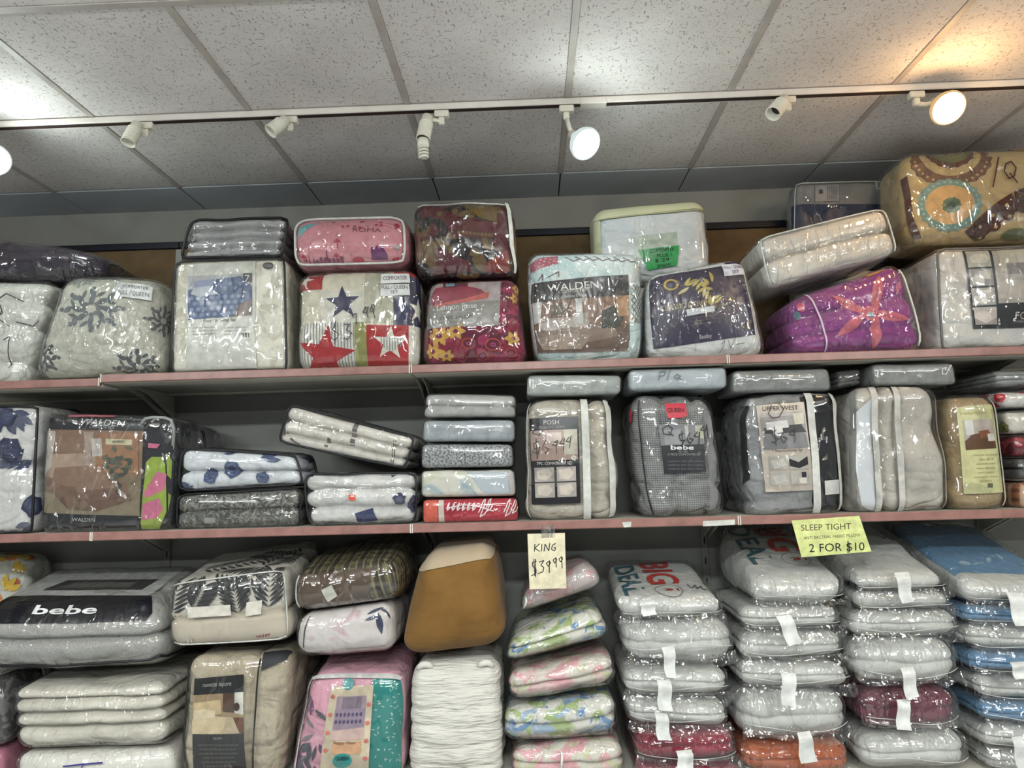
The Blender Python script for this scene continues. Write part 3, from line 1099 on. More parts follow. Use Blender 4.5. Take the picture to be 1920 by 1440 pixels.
t7.stroke('handwritten_price', [[(634, 610), (628, 622), (640, 630), (632, 642), (626, 636)], [(634, 606), (632, 648)], [(650, 612), (660, 612), (654, 622), (664, 628), (656, 640), (648, 636)], [(668, 600), (664, 596), (672, 592), (672, 612)],
                                [(688, 582), (684, 590), (692, 590), (694, 580), (688, 580), (694, 600)], [(700, 578), (697, 588), (704, 588), (705, 576), (700, 576), (706, 600)]], 1.6, (60, 60, 66), .0118)

t6 = Pkg('throw_bag', 'pink city-print bedding with trees and towers in a white-piped bag', 'bedding bag', [(540, 402), (766, 394), (768, 497), (542, 503)],
         fabric('pink_print_cloth', (222, 150, 158), (208, 136, 146)), Y=2.645, D=.38, r=.075, bul=(.01, .1, .02), wr=.004, bag=V_, boff=.006, bcr=.004)
MG, PL, TQ, RD = flat((140, 58, 96), .7), flat((120, 50, 110), .7), flat((120, 188, 190), .7), flat((186, 46, 72), .7)
it = [([(552, 424), (600, 418), (570, 438), (556, 448)], TQ)]
for x, y in ((567, 484), (632, 482), (635, 456), (556, 470)):
    it += [([(x - 7, y + 1), (x, y - 6), (x + 8, y + 1)], RD), (quadrect(x - 1, y, x + 1, y + 12), RD)]
for x, y, h in ((580, 500, 22), (588, 498, 18), (614, 492, 34), (573, 495, 14)):
    it.append(([(x - 2, y), (x, y - h), (x + 2, y)], MG))
it += [(disc(672, 491, 11, 8, 14), RD), ([(697, 490), (697, 468), (700, 460), (703, 470), (708, 462), (713, 470), (717, 460), (722, 470), (727, 478), (727, 490)], PL), (disc(746, 422, 6, 5, 10), RD), (disc(745, 464, 7, 6, 10), flat((176, 150, 160), .7)), (disc(744, 490, 9, 6, 10), RD)]
r = random.Random(2)
for i in range(16):
    x, y = r.uniform(585, 750), r.uniform(412, 430)
    it.append((disc(x, y, 3, 2, 7), r.choice([MG, RD, flat((170, 140, 156), .7)])))
for i in range(7):
    x = 592 + i * 8
    it.append((quadrect(x, 490 - r.uniform(0, 8), x + 5, 502), MG))
t6.decal('city_print', it, .0016, True)
t6.text('ROMA', 690, 434, 8, (130, 60, 84), 52, 0, off=.0026, folds=True)
t6.piping(WHITE, .0055, off=.007)

t9 = Pkg('quilt_bag', 'crimson quilt with gold flowers and grey name band in a clear bag', 'quilt', [(799, 524), (972, 519), (990, 676), (788, 682)],
         floral('crimson_flower_cloth', (128, 32, 52), [(150, 48, 84), (96, 26, 50)], 12, .5), Y=2.635, D=.40, r=.05, rest=ZT, bul=(.03, .12, .02), wr=.006, bag=V_, boff=.008, bcr=.004)
GO, PU = flat((206, 158, 70), .8), flat((120, 40, 76), .8)
it = []
for cx, cy, k in ((825, 632, 1.2), (812, 660, 1.1), (856, 624, 1.0), (962, 636, .9), (838, 668, .8), (975, 540, .8), (968, 560, .7)):
    for a in range(0, 360, 60):
        ca, sa = math.cos(math.radians(a)), math.sin(math.radians(a))
        it.append((leaf(cx + 10 * k * ca, cy + 7 * k * sa, 19 * k, 10 * k, a), GO))
    it.append((disc(cx, cy, 5 * k, 4 * k, 9), PU))
for cx, cy, R in ((880, 646, 16), (925, 648, 18), (905, 668, 14), (958, 662, 13), (868, 672, 10)):
    for k in range(3):
        it += [(p, flat(((168, 66, 104), (112, 34, 64), (176, 70, 60))[k], .8)) for p in ring(cx, cy, R * (.28 * k + .12), R * (.28 * k + .3), 14, .75)]
t9.decal('flower_print', it, .0016, True)
q = [(797, 572), (936, 560), (935, 613), (790, 618)]
c = t9.card([(802, 528), (940, 521), (935, 613), (790, 618)], (138, 134, 128))
pq = [(804, 528), (938, 522), (936, 566), (806, 575)]
t9.decal('printed_picture', [(pq, flat((176, 160, 158), .3)), (inq(pq, [(.02, .6), (.1, .3), (.5, .25), (.75, .5), (.85, .8), (.5, .95), (.02, 1)]), flat((150, 58, 78), .3)),
                             (inq(pq, [(.05, 1), (.5, .85), (.86, .6), (.84, .88), (.5, 1), (.1, 1.1)]), flat((196, 96, 86), .3)), (inq(pq, [(.2, .0), (.55, .0), (.55, .3), (.2, .32)]), flat((100, 42, 60), .3)),
                             (inq(pq, [(.24, .04), (.36, .04), (.36, .26), (.24, .28)]), flat((120, 160, 170), .3))], .005, parent=c)
t9.text('Lennon Rose', 858, 578, 10, (226, 224, 218), 74, 3, off=.006, parent=c)
t9.text('quilt collection', 858, 588, 5, (186, 182, 176), 54, 3, off=.006, parent=c)
t9.text('3 PIECE QUILT SET', 858, 598, 5, (70, 66, 62), 62, 3, off=.006, parent=c)
t9.text('cotton cover machine wash', 858, 606, 3.5, (96, 92, 88), 60, 3, off=.006, parent=c)

t8 = Pkg('comforter_bag', 'dark red, black and gold patterned comforter in a white-trimmed bag', 'comforter', [(772, 378), (962, 373), (972, 516), (778, 520)],
         floral('dark_red_gold_cloth', (30, 24, 26), [(84, 22, 30), (28, 22, 24), (104, 80, 44)], 7, .5, .3, .02, 1.5, .6), Y=2.65, D=.40, r=.05, bul=(.03, .1, .02), wr=.008, bag=clear('clear_heavy', 2.2), boff=.006, bcr=.007)
dr, gd, bk = flat((92, 24, 32), .8), flat((118, 94, 52), .8), flat((26, 22, 24), .8)
it = [([(784, 385), (850, 382), (820, 400), (786, 402)], dr), ([(858, 380), (930, 386), (932, 420), (900, 412)], gd), ([(830, 410), (930, 420), (945, 450), (850, 448)], dr), ([(778, 455), (815, 450), (812, 478), (780, 470)], gd),
      ([(816, 465), (880, 492), (890, 514), (820, 505)], dr), ([(885, 468), (905, 475), (895, 484), (880, 480)], gd), ([(905, 498), (950, 470), (960, 512), (912, 514)], flat((132, 44, 36), .8)), ([(786, 412), (820, 412), (800, 432), (784, 436)], bk)]
for i in range(9):
    it.append((disc(862 + i * 7, 440 + i * .6, 3.4, 3.4, 8), gd))
for i in range(5):
    it += [(p, gd) for p in ribbon([(872 + i * 7, 388), (880 + i * 7, 408)], 1.5)]
t8.decal('bold_print', it, .0016, True)
t8.decal('white_trim', [([(947, 366), (957, 366), (962, 462), (953, 464)], flat(WHITE, .4)), ([(953, 464), (962, 462), (977, 512), (968, 514)], flat(WHITE, .4))], .014)
t8.cord([(x, -1, 1) for x in np.linspace(-.98, .9, 12)], WHITE, .003, off=.008)

# ivory comforter at the back, standing on a plain white folded one
tb = Pkg('comforter_bag', 'plain white folded comforter hidden behind the light blue bag', 'comforter', [(1108, 536), (1338, 530), (1345, 650), (1112, 655)],
         fabric('plain_white', (222, 222, 216)), Y=2.93, D=.19, rest=ZT, lay=(.5,), res=.02)
t11 = Pkg('comforter_bag', 'ivory and white comforter in a fabric-edged bag with bright green sticker', 'comforter', [(1112, 392), (1326, 374), (1338, 518), (1120, 526)],
          fabric('white_down_cloth', (226, 230, 232), (208, 214, 218), 10, amount=.6), Y=2.87, D=.235, r=.06, bul=(.03, .06, .05), wr=.008, bag=V_, boff=.006, bcr=.004, btop=.05)
CREAM2 = fabric('ivory_band', (214, 214, 180), (196, 196, 160), 9, amount=.2)
pm = t11.hw
t11.decal('ivory_band', [([(-pm - .26, t11.hh - .055), (pm + .02, t11.hh - .03), (pm + .02, t11.hh + .26), (-pm - .26, t11.hh + .26)], CREAM2), ([(-pm - .26, -t11.hh), (-pm + .022, -t11.hh), (-pm + .022, t11.hh - .05), (-pm - .26, t11.hh - .05)], CREAM2)], .008, px=False)
t11.cord([(x, -1, .74 + .03 * x) for x in np.linspace(-.95, 1, 12)], (190, 190, 150), .0035, off=.009)
c = t11.card([(1190, 445), (1268, 436), (1270, 480), (1192, 486)], (200, 214, 200))
t11.text('100 COTTON', 1222, 455, 7, (170, 182, 170), 36, 5, off=.006, parent=c)
c = t11.decal('green_sticker', [([(1196, 470), (1272, 462), (1268, 498), (1214, 506)], flat((46, 158, 86), .4))], .0095)
for k, s_ in enumerate(('COMFORTER', 'PLUS 1', '$ 29', 'SHAMS')):
    t11.text(s_, 1240 + (k % 2) * 4, 471 + 9 * k, 6, (22, 50, 34), 44 if k == 0 else 26, 5, off=.0125, parent=c)

t10 = Pkg('comforter_bag', 'pale blue comforter in a clear bag with black name band and bedroom photo', 'comforter', [(985, 472), (1206, 472), (1206, 672), (1000, 674)],
          floral('pale_blue_cloth', (188, 208, 208), [(206, 216, 214)], 8, .5, .6), Y=2.63, D=.22, r=.05, rest=ZT, bul=(.02, .16, .03), wr=.008, bag=P_, boff=.007, bcr=.006)
it = [([(976, 492), (1046, 470), (1047, 496), (1000, 508), (980, 510)], flat((178, 96, 112), .8))]
for i in range(5):
    for j in range(3):
        it.append((disc(1005 + i * 9 - j * 2, 484 + j * 7 + (i % 2) * 3, 1.4, 1.2, 6), flat((226, 214, 214), .8)))
for i in range(7):
    it += [(p, flat((132, 118, 128), .8)) for p in ribbon([(1060 + i * 18, 478), (1075 + i * 18, 492), (1090 + i * 18, 486)], 2)]
for i in range(6):
    for j in range(3):
        it += [(p, flat((116, 92, 84), .8)) for p in ribbon([(1183 + j * 12, 540 + i * 12), (1189 + j * 12, 534 + i * 12), (1195 + j * 12, 540 + i * 12), (1189 + j * 12, 546 + i * 12), (1183 + j * 12, 540 + i * 12)], 1.6)]
it += [(p, flat((110, 90, 96), .8)) for p in ribbon([(1010, 528), (1018, 516), (1018, 528)], 2) + ribbon([(1024, 524), (1048, 512), (1048, 522)], 2)]
t10.decal('printed_motifs', it, .0016, True)
q = [(994, 534), (1177, 518), (1180, 640), (1000, 655)]
c = t10.card(q, (90, 72, 62))
pq = [(992, 568), (1178, 552), (1178, 658), (1002, 662)]
it = bedroom(pq, (132, 98, 78), (104, 80, 66), (168, 150, 138), (140, 118, 104), (186, 172, 164), [([(.02, .02), (.14, .02), (.1, .42), (.02, .45)], (210, 206, 202)), ([(.46, .0), (.53, .0), (.53, .5), (.47, .5)], (196, 196, 190)), ([(.16, .04), (.42, .02), (.42, .36), (.16, .36)], (112, 74, 48)),
     ([(.72, .3), (.85, .2), (.95, .4), (.9, .6), (.72, .6)], (56, 56, 44)), ([(.86, .0), (1, .0), (1, .4), (.88, .4)], (170, 128, 92)), ([(.2, .12), (.34, .08), (.38, .3), (.22, .32)], (84, 66, 40)), ([(.04, .72), (.3, .66), (.62, .7), (.5, .95), (.1, .95)], (158, 138, 122))], (112, 88, 74))
t10.decal('printed_picture', it, .005, parent=c)
t10.decal('name_band', [([(994, 534), (1177, 518), (1178, 556), (992, 571)], flat((24, 22, 26), .35))], .0078, parent=c)
t10.text('WALDEN', 1074, 541, 13, (228, 226, 220), 94, 4, off=.0092, parent=c)
t10.text('COMFORTER', 1074, 550, 5, (196, 186, 172), 54, 4, off=.0092, parent=c)
t10.text('A Bentley Design', 1074, 559, 5, (190, 184, 176), 46, 4, off=.0092, parent=c)

t12 = Pkg('comforter_bag', 'white comforter in a clear bag with large dark purple gold-lettered label', 'comforter', [(1212, 512), (1398, 480), (1443, 660), (1212, 668)],
          fabric('white_comforter_cloth', (220, 222, 220), (204, 206, 204), 10, amount=.5), Y=2.625, D=.22, r=.055, rest=ZT, bul=(.04, .16, .03), wr=.006, bag=P_, boff=.009, bcr=.004)
q = [(1208, 516), (1395, 492), (1416, 628), (1224, 655)]
c = t12.card(q, flat((46, 36, 66), .3))
GLD = flat((190, 166, 84), .35)
it = []
for a in range(0, 340, 20):
    it.append((disc(1258 + 12 * math.cos(math.radians(a)), 536 + 9 * math.sin(math.radians(a)), 2.6, 2.2, 6), GLD))
r = random.Random(5)
for i in range(14):
    x, y = 1278 + i * 5, 548 - 16 * math.sin(i * .4) + r.uniform(-6, 6)
    it.append((leaf(x, y, 20, 6, -50 + r.uniform(-30, 30)), flat(r.choice([(198, 178, 96), (170, 150, 88), (214, 204, 150)]), .35)))
for i in range(6):
    it.append((leaf(1325 + r.uniform(-8, 8), 520 + i * 5, 16, 6, r.uniform(0, 90)), GLD))
for i in range(5):
    it.append((leaf(1396 + r.uniform(-8, 8), 616 + r.uniform(-10, 6), 14, 6, r.uniform(0, 180)), flat((92, 74, 60), .35)))
t12.decal('gold_print', it, .0052, parent=c)
t12.text('CLASSIC DOWN', 1284, 576, 10, (176, 158, 104), 90, 7, off=.0066, parent=c)
t12.text('ALTERNATIVE COMFORTER', 1318, 581, 5, (150, 132, 92), 72, 8, off=.0066, parent=c)
for k in range(3):
    t12.text('hypoallergenic filling soft cover', 1322, 596 + 6 * k, 3, (120, 104, 92), 60, 7, off=.0066, parent=c)
t12.text('Bentley', 1321, 632, 8, (206, 202, 210), 22, 7, off=.0066, parent=c)
sk = t12.decal('white_sticker', [([(1285, 584), (1336, 577), (1337, 587), (1287, 596)], flat((214, 218, 222), .4))], .0068, parent=None)
c2 = t12.card([(1352, 499), (1393, 493), (1396, 516), (1356, 522)], (214, 214, 222), 'size_sticker', .0125)
t12.decal('size_bar', [([(1358, 493), (1388, 489), (1389, 494), (1359, 498)], flat((50, 44, 70), .4))], .0128, parent=c2)
t12.text('FULL / QUEEN', 1374, 504, 5.5, (90, 88, 110), 36, 8, off=.014, parent=c2)
t12.text('SET', 1376, 513, 5.5, (90, 88, 110), 12, 8, off=.014, parent=c2)
t12.stroke('handwritten_price', [[(1350, 646), (1356, 640), (1354, 650), (1348, 660)], [(1362, 640), (1368, 652), (1374, 638)], [(1378, 646), (1392, 644)]], 1.3, (120, 120, 122), .013)

t15 = Pkg('comforter_bag', 'purple comforter printed with pink starfish in a wrinkled clear bag', 'comforter', [(1476, 560), (1698, 486), (1742, 662), (1494, 668)],
          fabric('purple_cloth', (148, 66, 136), (122, 50, 118), 6, amount=.6), Y=2.62, D=.36, r=.06, rest=ZT, bul=(.03, .14, .02), lay=(.3, .62), ld=.016, lw=.04, wr=.010, wf=8, bag=P_, boff=.007, bcr=.006)
PK, DT, OR = flat((214, 112, 128), .8), flat((120, 60, 90), .8), flat((226, 150, 60), .8)
it = [(leaf(1642, 550, 90, 20, 100), PK), (leaf(1590, 575, 78, 18, 30), PK), (leaf(1662, 595, 82, 18, 8), PK), (leaf(1638, 625, 74, 22, 85), PK), (leaf(1592, 612, 62, 20, -38), PK), (disc(1626, 590, 16, 14, 10), PK), (disc(1626, 594, 6, 5, 8), flat((110, 150, 160), .8)),
      ([(1622, 488), (1662, 478), (1650, 494), (1628, 502)], OR), (leaf(1682, 540, 26, 10, -70), flat((200, 104, 140), .8)), (leaf(1500, 575, 26, 14, 60), flat((204, 90, 110), .8)), (disc(1492, 592, 10, 8, 8), flat((110, 140, 150), .8)), (disc(1725, 610, 8, 10, 8), flat((170, 176, 160), .8))]
for i in range(7):
    it += [(disc(1645 + (i % 2) * 2 - 2, 520 + i * 9, 1.3, 1.3, 6), DT), (disc(1638 + i * 8, 593 + i * 1.2, 1.3, 1.3, 6), DT), (disc(1570 + i * 8, 568 + i * 4, 1.2, 1.2, 6), DT)]
t15.decal('starfish_print', it, .0018, True)
t15.cord([(1, -1, z) for z in np.linspace(1, -1, 12)], WHITE, .004, off=.010)
t15.decal('bag_seam', [(p, flat((206, 190, 206), .4)) for p in ribbon([(1506, 525), (1518, 560), (1534, 600), (1546, 640), (1548, 664)], 3)], .012)

t13 = Pkg('comforter_bag', 'white folded comforter in a clear bag lying tilted on the starfish bag', 'comforter', [(1418, 444), (1663, 384), (1690, 472), (1440, 540)],
          fabric('white_folded_cloth', (222, 218, 208), (206, 202, 194), 10, amount=.4), Y=2.64, D=.32, r=.04, bul=(.01, .08, .03), lay=(.52,), ld=.04, lw=.04, wr=.005, bag=P_, boff=.008, bcr=.005)
t13.cord([(-1, -1, z) for z in np.linspace(-1, 1, 10)] + [(x, -1, 1) for x in np.linspace(-1, 1, 14)] + [(1, -1, z) for z in np.linspace(1, -1, 10)], (214, 218, 214), .0035, off=.011)

t18 = Pkg('comforter_bag', 'pale grey comforter in a piped bag with black label of pillow diagrams', 'comforter', [(1752, 462), (1990, 456), (1996, 656), (1762, 660)],
          fabric('silver_grey_cloth', (206, 206, 202), (190, 190, 188), 8, amount=.5, quilt=9), Y=2.63, D=.42, r=.04, rest=ZT, bul=(.01, .06, .02), wr=.006, bag=V_, boff=.008, bcr=.004)
t18.piping((110, 108, 106), .0045, off=.009)
t18.piping((150, 148, 146), .0045, off=.009, y=.5)
q = [(1804, 470), (1985, 462), (1990, 612), (1822, 618)]
c = t18.card(q, flat((26, 26, 30), .35))
it = [(sub(q, .295, .02, 1, .70), flat((170, 166, 158), .35)), (sub(q, .36, .02, .9, .3), flat((186, 186, 172), .35)), (sub(q, .42, .2, .7, .34), flat((128, 124, 122), .35)), (sub(q, .3, .42, 1, .64), flat((186, 180, 172), .35))]
for k, cc in enumerate(((176, 178, 170), (150, 150, 148), (168, 168, 164), (196, 188, 182))):
    a = sub(q, .02, .02 + .24 * k, .265, .235 + .24 * k)
    it.append((a, flat(cc, .35)))
    if k == 0: it.append((inq(a, [(.1, .4), (.3, .2), (.8, .25), (.95, .5), (.8, .75), (.2, .75)]), flat((206, 206, 196), .35)))
    if k in (1, 2): it += [(sub(a, .4, .12, .9, .6), flat((200, 198, 190), .35)), (sub(a, .1, .45, .6, .9), flat((214, 212, 206), .35))]
    if k == 3: it.append((inq(a, [(0, .6), (.5, .95), (1, .6), (1, 1), (0, 1)]), flat((150, 146, 142), .35)))
t18.decal('printed_picture', it, .005, parent=c)
t18.text('FOREST', 1932, 594, 13, (170, 166, 160), 66, -1, off=.0075, parent=c)
t18.text('bedding collection', 1925, 604, 5, (150, 146, 140), 60, -1, off=.0075, parent=c)

t17 = Pkg('comforter_bag', 'large cream comforter with brown and teal medallions in a clear bag', 'comforter', [(1692, 282), (1985, 268), (1990, 448), (1704, 456)],
          fabric('cream_medallion_ground', (186, 168, 126), (174, 156, 114), 10, amount=.3), Y=2.72, D=.25, r=.06, bul=(.02, .12, .03), wr=.006, bag=clear('clear_heavy', 2.2), boff=.007, bcr=.006)
BR_, GR_, TL_, DB_ = flat((112, 84, 66), .8), flat((108, 116, 78), .8), flat((118, 158, 156), .8), flat((78, 52, 46), .8)
CG_ = flat((188, 170, 128), .8)
it = [(disc(1782, 298, 76, 54, 40, 0, .03, 20), BR_), (disc(1782, 290, 56, 42, 30), CG_), (disc(1782, 285, 44, 32, 30, 0, .03, 15), flat((92, 62, 54), .8)), (disc(1784, 280, 37, 27, 30, 0, .03, 15), GR_), (disc(1786, 279, 27, 19, 20), flat((128, 134, 100), .8)), (disc(1787, 280, 16, 11, 14), GR_), (disc(1788, 280, 6, 5, 10), flat((176, 176, 150), .8))]
for a in range(10, 180, 11):
    it.append((disc(1782 + 66 * math.cos(math.radians(a)), 300 + 45 * math.sin(math.radians(a)), 2.6, 2.4, 7), CG_))
it += [(disc(1778, 386, 58, 48, 40, 0, .04, 20), TL_), (disc(1778, 386, 44, 36, 26), flat((214, 178, 122), .8)), (disc(1780, 388, 17, 14, 24, 0, .1, 10), flat((92, 118, 92), .8)), (disc(1780, 389, 8, 7, 12), flat((66, 90, 80), .8))]
for a in range(0, 360, 13):
    it.append((disc(1778 + 51 * math.cos(math.radians(a)), 386 + 42 * math.sin(math.radians(a)), 2.2, 2, 7), flat((176, 196, 190), .8)))
pts = [(1822, 446), (1846, 420), (1872, 398), (1900, 380), (1935, 366)]
it += [(p, DB_) for p in ribbon(pts, 34)]
for x, y in [(1834, 424), (1856, 404), (1880, 386), (1908, 370), (1838, 446), (1862, 424), (1886, 406), (1912, 392)]:
    it.append((disc(x, y, 11, 10, 12), DB_))
    it.append((disc(x + 2, y + 2, 3.5, 3.2, 8), CG_))
pts2 = [(1690, 330), (1700, 370), (1704, 410), (1720, 450)]
it += [(p, DB_) for p in ribbon(pts2, 18)]
it += [(disc(1905, 442, 26, 14, 14), GR_), (disc(1928, 262, 28, 20, 16), flat((178, 140, 70), .8))]
t17.decal('medallion_print', it, .0016, True)
t17.stroke('handwritten_size', [[(1867, 300), (1854, 356)], [(1890, 308), (1880, 312), (1876, 326), (1884, 340), (1894, 336), (1898, 320), (1890, 308)], [(1886, 330), (1900, 348)]], 2.6, (70, 40, 34), .012)

tb2 = Pkg('comforter_bag', 'white folded comforter standing behind the starfish bag under the navy bag', 'comforter', [(1482, 506), (1652, 502), (1656, 640), (1490, 648)],
          fabric('plain_white', (222, 222, 216)), Y=3.035, D=.07, rest=ZT, r=.03, res=.02)
t16 = Pkg('sheet_bag', 'grey and navy bedding in a clear bag above the tilted white comforter', 'bedding bag', [(1488, 340), (1666, 336), (1672, 494), (1484, 500)],
          fabric('mid_grey_sheet', (140, 142, 144), (124, 126, 130), 8), Y=3.005, D=.11, r=.035, bul=(.01, .06, .02), wr=.004, bag=V_, boff=.007, bcr=.005)
t16.decal('navy_section', [([(1478, 384), (1690, 384), (1700, 500), (1478, 500)], flat((40, 56, 88), .7))], .0022, True)
c = t16.card([(1528, 346), (1572, 346), (1572, 378), (1528, 380)], (170, 170, 172))
it = [(quadrect(1535, 357, 1542, 365), flat((60, 60, 66)))] + [(quadrect(1550 + i * 4, 350, 1552 + i * 4, 376), flat((130, 130, 134))) for i in range(5)]
t16.decal('printed_marks', it, .0055, parent=c)
c = t16.card([(1640, 338), (1655, 338), (1655, 358), (1640, 358)], (224, 224, 220), 'small_tag', .009)
t16.decal('printed_marks', [(quadrect(1644, 344, 1651, 353), flat((130, 130, 130)))], .0105, parent=c)
t16.cord([(-1, -1, z) for z in np.linspace(-1, 1, 10)] + [(x, -1, 1) for x in np.linspace(-1, 1, 14)], (190, 194, 196), .003, off=.010)

# ---------------------------------------------------------------- middle shelf
BLK = flat(BLACK, .4)
def leaves(s, n, seed, cols, size=(.05, .1), xr=None, zr=None):
    def fn(r, x, z):
        L = r.uniform(*size)
        a = r.uniform(0, 360)
        m = flat(r.choice(cols), .8)
        return [(leaf(x + k * L * .32 * math.cos(math.radians(a + 90)), z + k * L * .32 * math.sin(math.radians(a + 90)), L * (1 - .2 * abs(k)), L * .34, a + 24 * k), m) for k in (-1, 0, 1)]
    return ellipse_scatter(s, n, seed, fn, xr, zr)

def blooms(s, n, seed, cols, size=(.02, .04), xr=None, zr=None):
    def fn(r, x, z):
        R = r.uniform(*size)
        o = []
        for k in range(3):
            o.append((disc(x, z, R * (1 - .28 * k), R * (1 - .28 * k), 12, r.uniform(0, 90), .12, 5), flat(cols[k % len(cols)], .8)))
        return o
    return ellipse_scatter(s, n, seed, fn, xr, zr)

m1 = Pkg('comforter_bag', 'white comforter with navy flowers in a tall black-piped bag', 'comforter', [(-120, 760), (76, 757), (64, 1000), (-120, 1003)],
         fabric('white_navy_ground', (210, 208, 204)), Y=2.63, D=.40, r=.04, rest=ZM, bul=(.01, .08, .02), lay=(.53,), bag=V_, boff=.008, bcr=.004)
nv = [(46, 50, 78), (62, 68, 98), (88, 92, 112)]
m1.decal('navy_flowers', leaves(m1, 16, 3, nv, (.06, .11), (-.1, m1.hw), (-m1.hh, m1.hh)) + blooms(m1, 6, 8, nv, (.03, .05), (0, m1.hw), (-m1.hh, m1.hh)), .0016, True, px=False)
m1.piping(BLACK, .005, off=.009)
m1.piping(BLACK, .005, off=.009, y=.3)

mb = Pkg('comforter_bag', 'dark grey comforter in a piped bag behind the bedroom-photo comforter', 'comforter', [(292, 790), (388, 800), (396, 985), (300, 985)],
         fabric('charcoal_cloth', (86, 86, 88)), Y=2.90, D=.20, rest=ZM, r=.06, bag=V_, res=.02)
mb.piping(BLACK, .005, off=.01)

m2 = Pkg('comforter_bag', 'comforter bag with a full-front bedroom photo and lime and pink roll inside', 'comforter', [(82, 773), (332, 781), (319, 997), (72, 999)],
         fabric('black_lining_cloth', (34, 34, 38)), Y=2.63, D=.22, r=.035, rest=ZM, bul=(.01, .06, .02), bag=clear('clear_heavy', 2.2), boff=.009, bcr=.004)
q = [(84, 782), (272, 782), (266, 996), (74, 998)]
c = m2.card(q, flat((26, 26, 30), .3))
pq = [(80, 806), (271, 810), (264, 967), (74, 962)]
it = bedroom(pq, (138, 108, 86), (128, 112, 88), (164, 140, 120), (130, 102, 82), (176, 152, 134),
             [([(0, .0), (.14, .02), (.12, .45), (.02, .6)], (190, 180, 170)), ([(.12, .3), (.42, .28), (.42, .48), (.12, .5)], (176, 150, 130)), ([(.42, .02), (.52, .02), (.5, .36), (.4, .46), (.44, .2)], (170, 150, 136)), ([(.54, .04), (.95, .02), (.97, .5), (.56, .5)], (160, 116, 84)),
              ([(.66, .3), (.84, .24), (.88, .5), (.78, .62), (.66, .55)], (62, 70, 58)), ([(.16, .46), (.5, .42), (.72, .56), (.8, .74), (.55, .8), (.3, .7), (.12, .68)], (142, 112, 92)), ([(.2, .66), (.36, .68), (.42, .9), (.34, 1.0), (.26, .84)], (124, 96, 78)),
              ([(.44, .72), (.74, .68), (.8, .76), (.5, .86)], (118, 90, 74)), ([(0, .72), (.14, .76), (.3, .95), (.6, .96), (1, .8), (1, 1), (0, 1)], (140, 128, 104)), ([(.5, .1), (.6, .1), (.62, .3), (.52, .32)], (196, 186, 176))], (110, 84, 68))
r = random.Random(3)
it = [(p, m) for p, m in it if m is not flat((62, 70, 58), .3)]
for i in range(26):
    x, y = r.gauss(.76, .06), r.gauss(.42, .09)
    it.append((inq(pq, leaf(x, y, .09, .045, r.uniform(0, 180))), flat((66, 74, 62) if i % 2 else (92, 96, 80), .3)))
m2.decal('printed_picture', it, .005, parent=c)
m2.decal('size_sticker', [([(202, 824), (252, 826), (251, 836), (202, 835)], flat((206, 196, 160)))], .0086, parent=c)
m2.text('NEWBERRY', 226, 830, 5, (60, 56, 50), 24, 0, off=.0098, parent=c)
m2.text('WALDEN', 194, 794, 11, (222, 220, 216), 82, -3, .25, off=.006, parent=c)
m2.text('COMFORTER', 194, 803, 4.5, (170, 168, 164), 46, -3, .2, off=.006, parent=c)
m2.text('WALDEN', 159, 974, 6.5, (190, 188, 184), 44, -1, off=.006, parent=c)
LIME, PKK = flat((150, 172, 62), .8), flat((206, 110, 140), .8)
it = [([(276, 868), (286, 858), (304, 858), (310, 872), (312, 960), (296, 997), (264, 996)], LIME), ([(296, 885), (312, 890), (308, 920), (276, 935), (272, 925)], PKK), ([(270, 945), (300, 935), (306, 955), (296, 972), (268, 975)], PKK), ([(312, 850), (324, 866), (322, 900), (313, 892)], LIME), ([(315, 925), (322, 930), (316, 960)], LIME),
      ([(280, 832), (302, 834), (296, 842), (280, 841)], PKK)]
m2.decal('bright_roll', it, .006)
m2.decal('top_edge', [([(130, 779), (216, 777), (214, 783), (130, 784)], flat((186, 96, 108)))], .011)
m2.cord([(.52, -1, .86), (.56, -1, .95), (.66, -1, 1), (.85, -1, 1), (.95, -1, .96), (1, -1, .8), (1, -1, .5)], (150, 152, 150), .007, 'bag_handle', .012)

m4 = Pkg('quilt_bag', 'dark grey scroll-patterned quilt under the blue and white folded bedding', 'quilt', [(329, 926), (562, 914), (562, 985), (328, 992)],
         floral('grey_scroll_cloth', (98, 98, 92), [(132, 130, 122), (72, 72, 70)], 22, .5, .4, .03, 2, 2.5), Y=2.645, D=.23, r=.03, rest=ZM, lay=(.5,), ld=.02, bag=V_, boff=.006, bcr=.005)
m4.piping(BLACK, .004, y=-.9, off=.008)
m4.decal('paper_tag', [([(386, 970), (408, 970), (406, 980), (386, 981)], flat((150, 150, 140)))], .004)

m3 = Pkg('quilt_bag', 'white and blue botanical bedding folded on the dark grey quilt', 'quilt', [(338, 838), (556, 850), (570, 908), (331, 920)],
         fabric('white_blue_ground', (214, 216, 220)), Y=2.64, D=.23, r=.034, lay=(.45,), ld=.034, bag=V_, boff=.006, bcr=.005, bul=(.03, .1, .05), wr=.008)
bl = [(72, 86, 120), (104, 118, 148), (56, 66, 100)]
m3.decal('botanical_print', leaves(m3, 10, 21, bl, (.05, .09)) + blooms(m3, 8, 5, bl, (.025, .04)), .0016, True, px=False)
m3.piping(BLACK, .0045, y=-.95, off=.010)
m3.piping(BLACK, .0045, y=.6, off=.012)

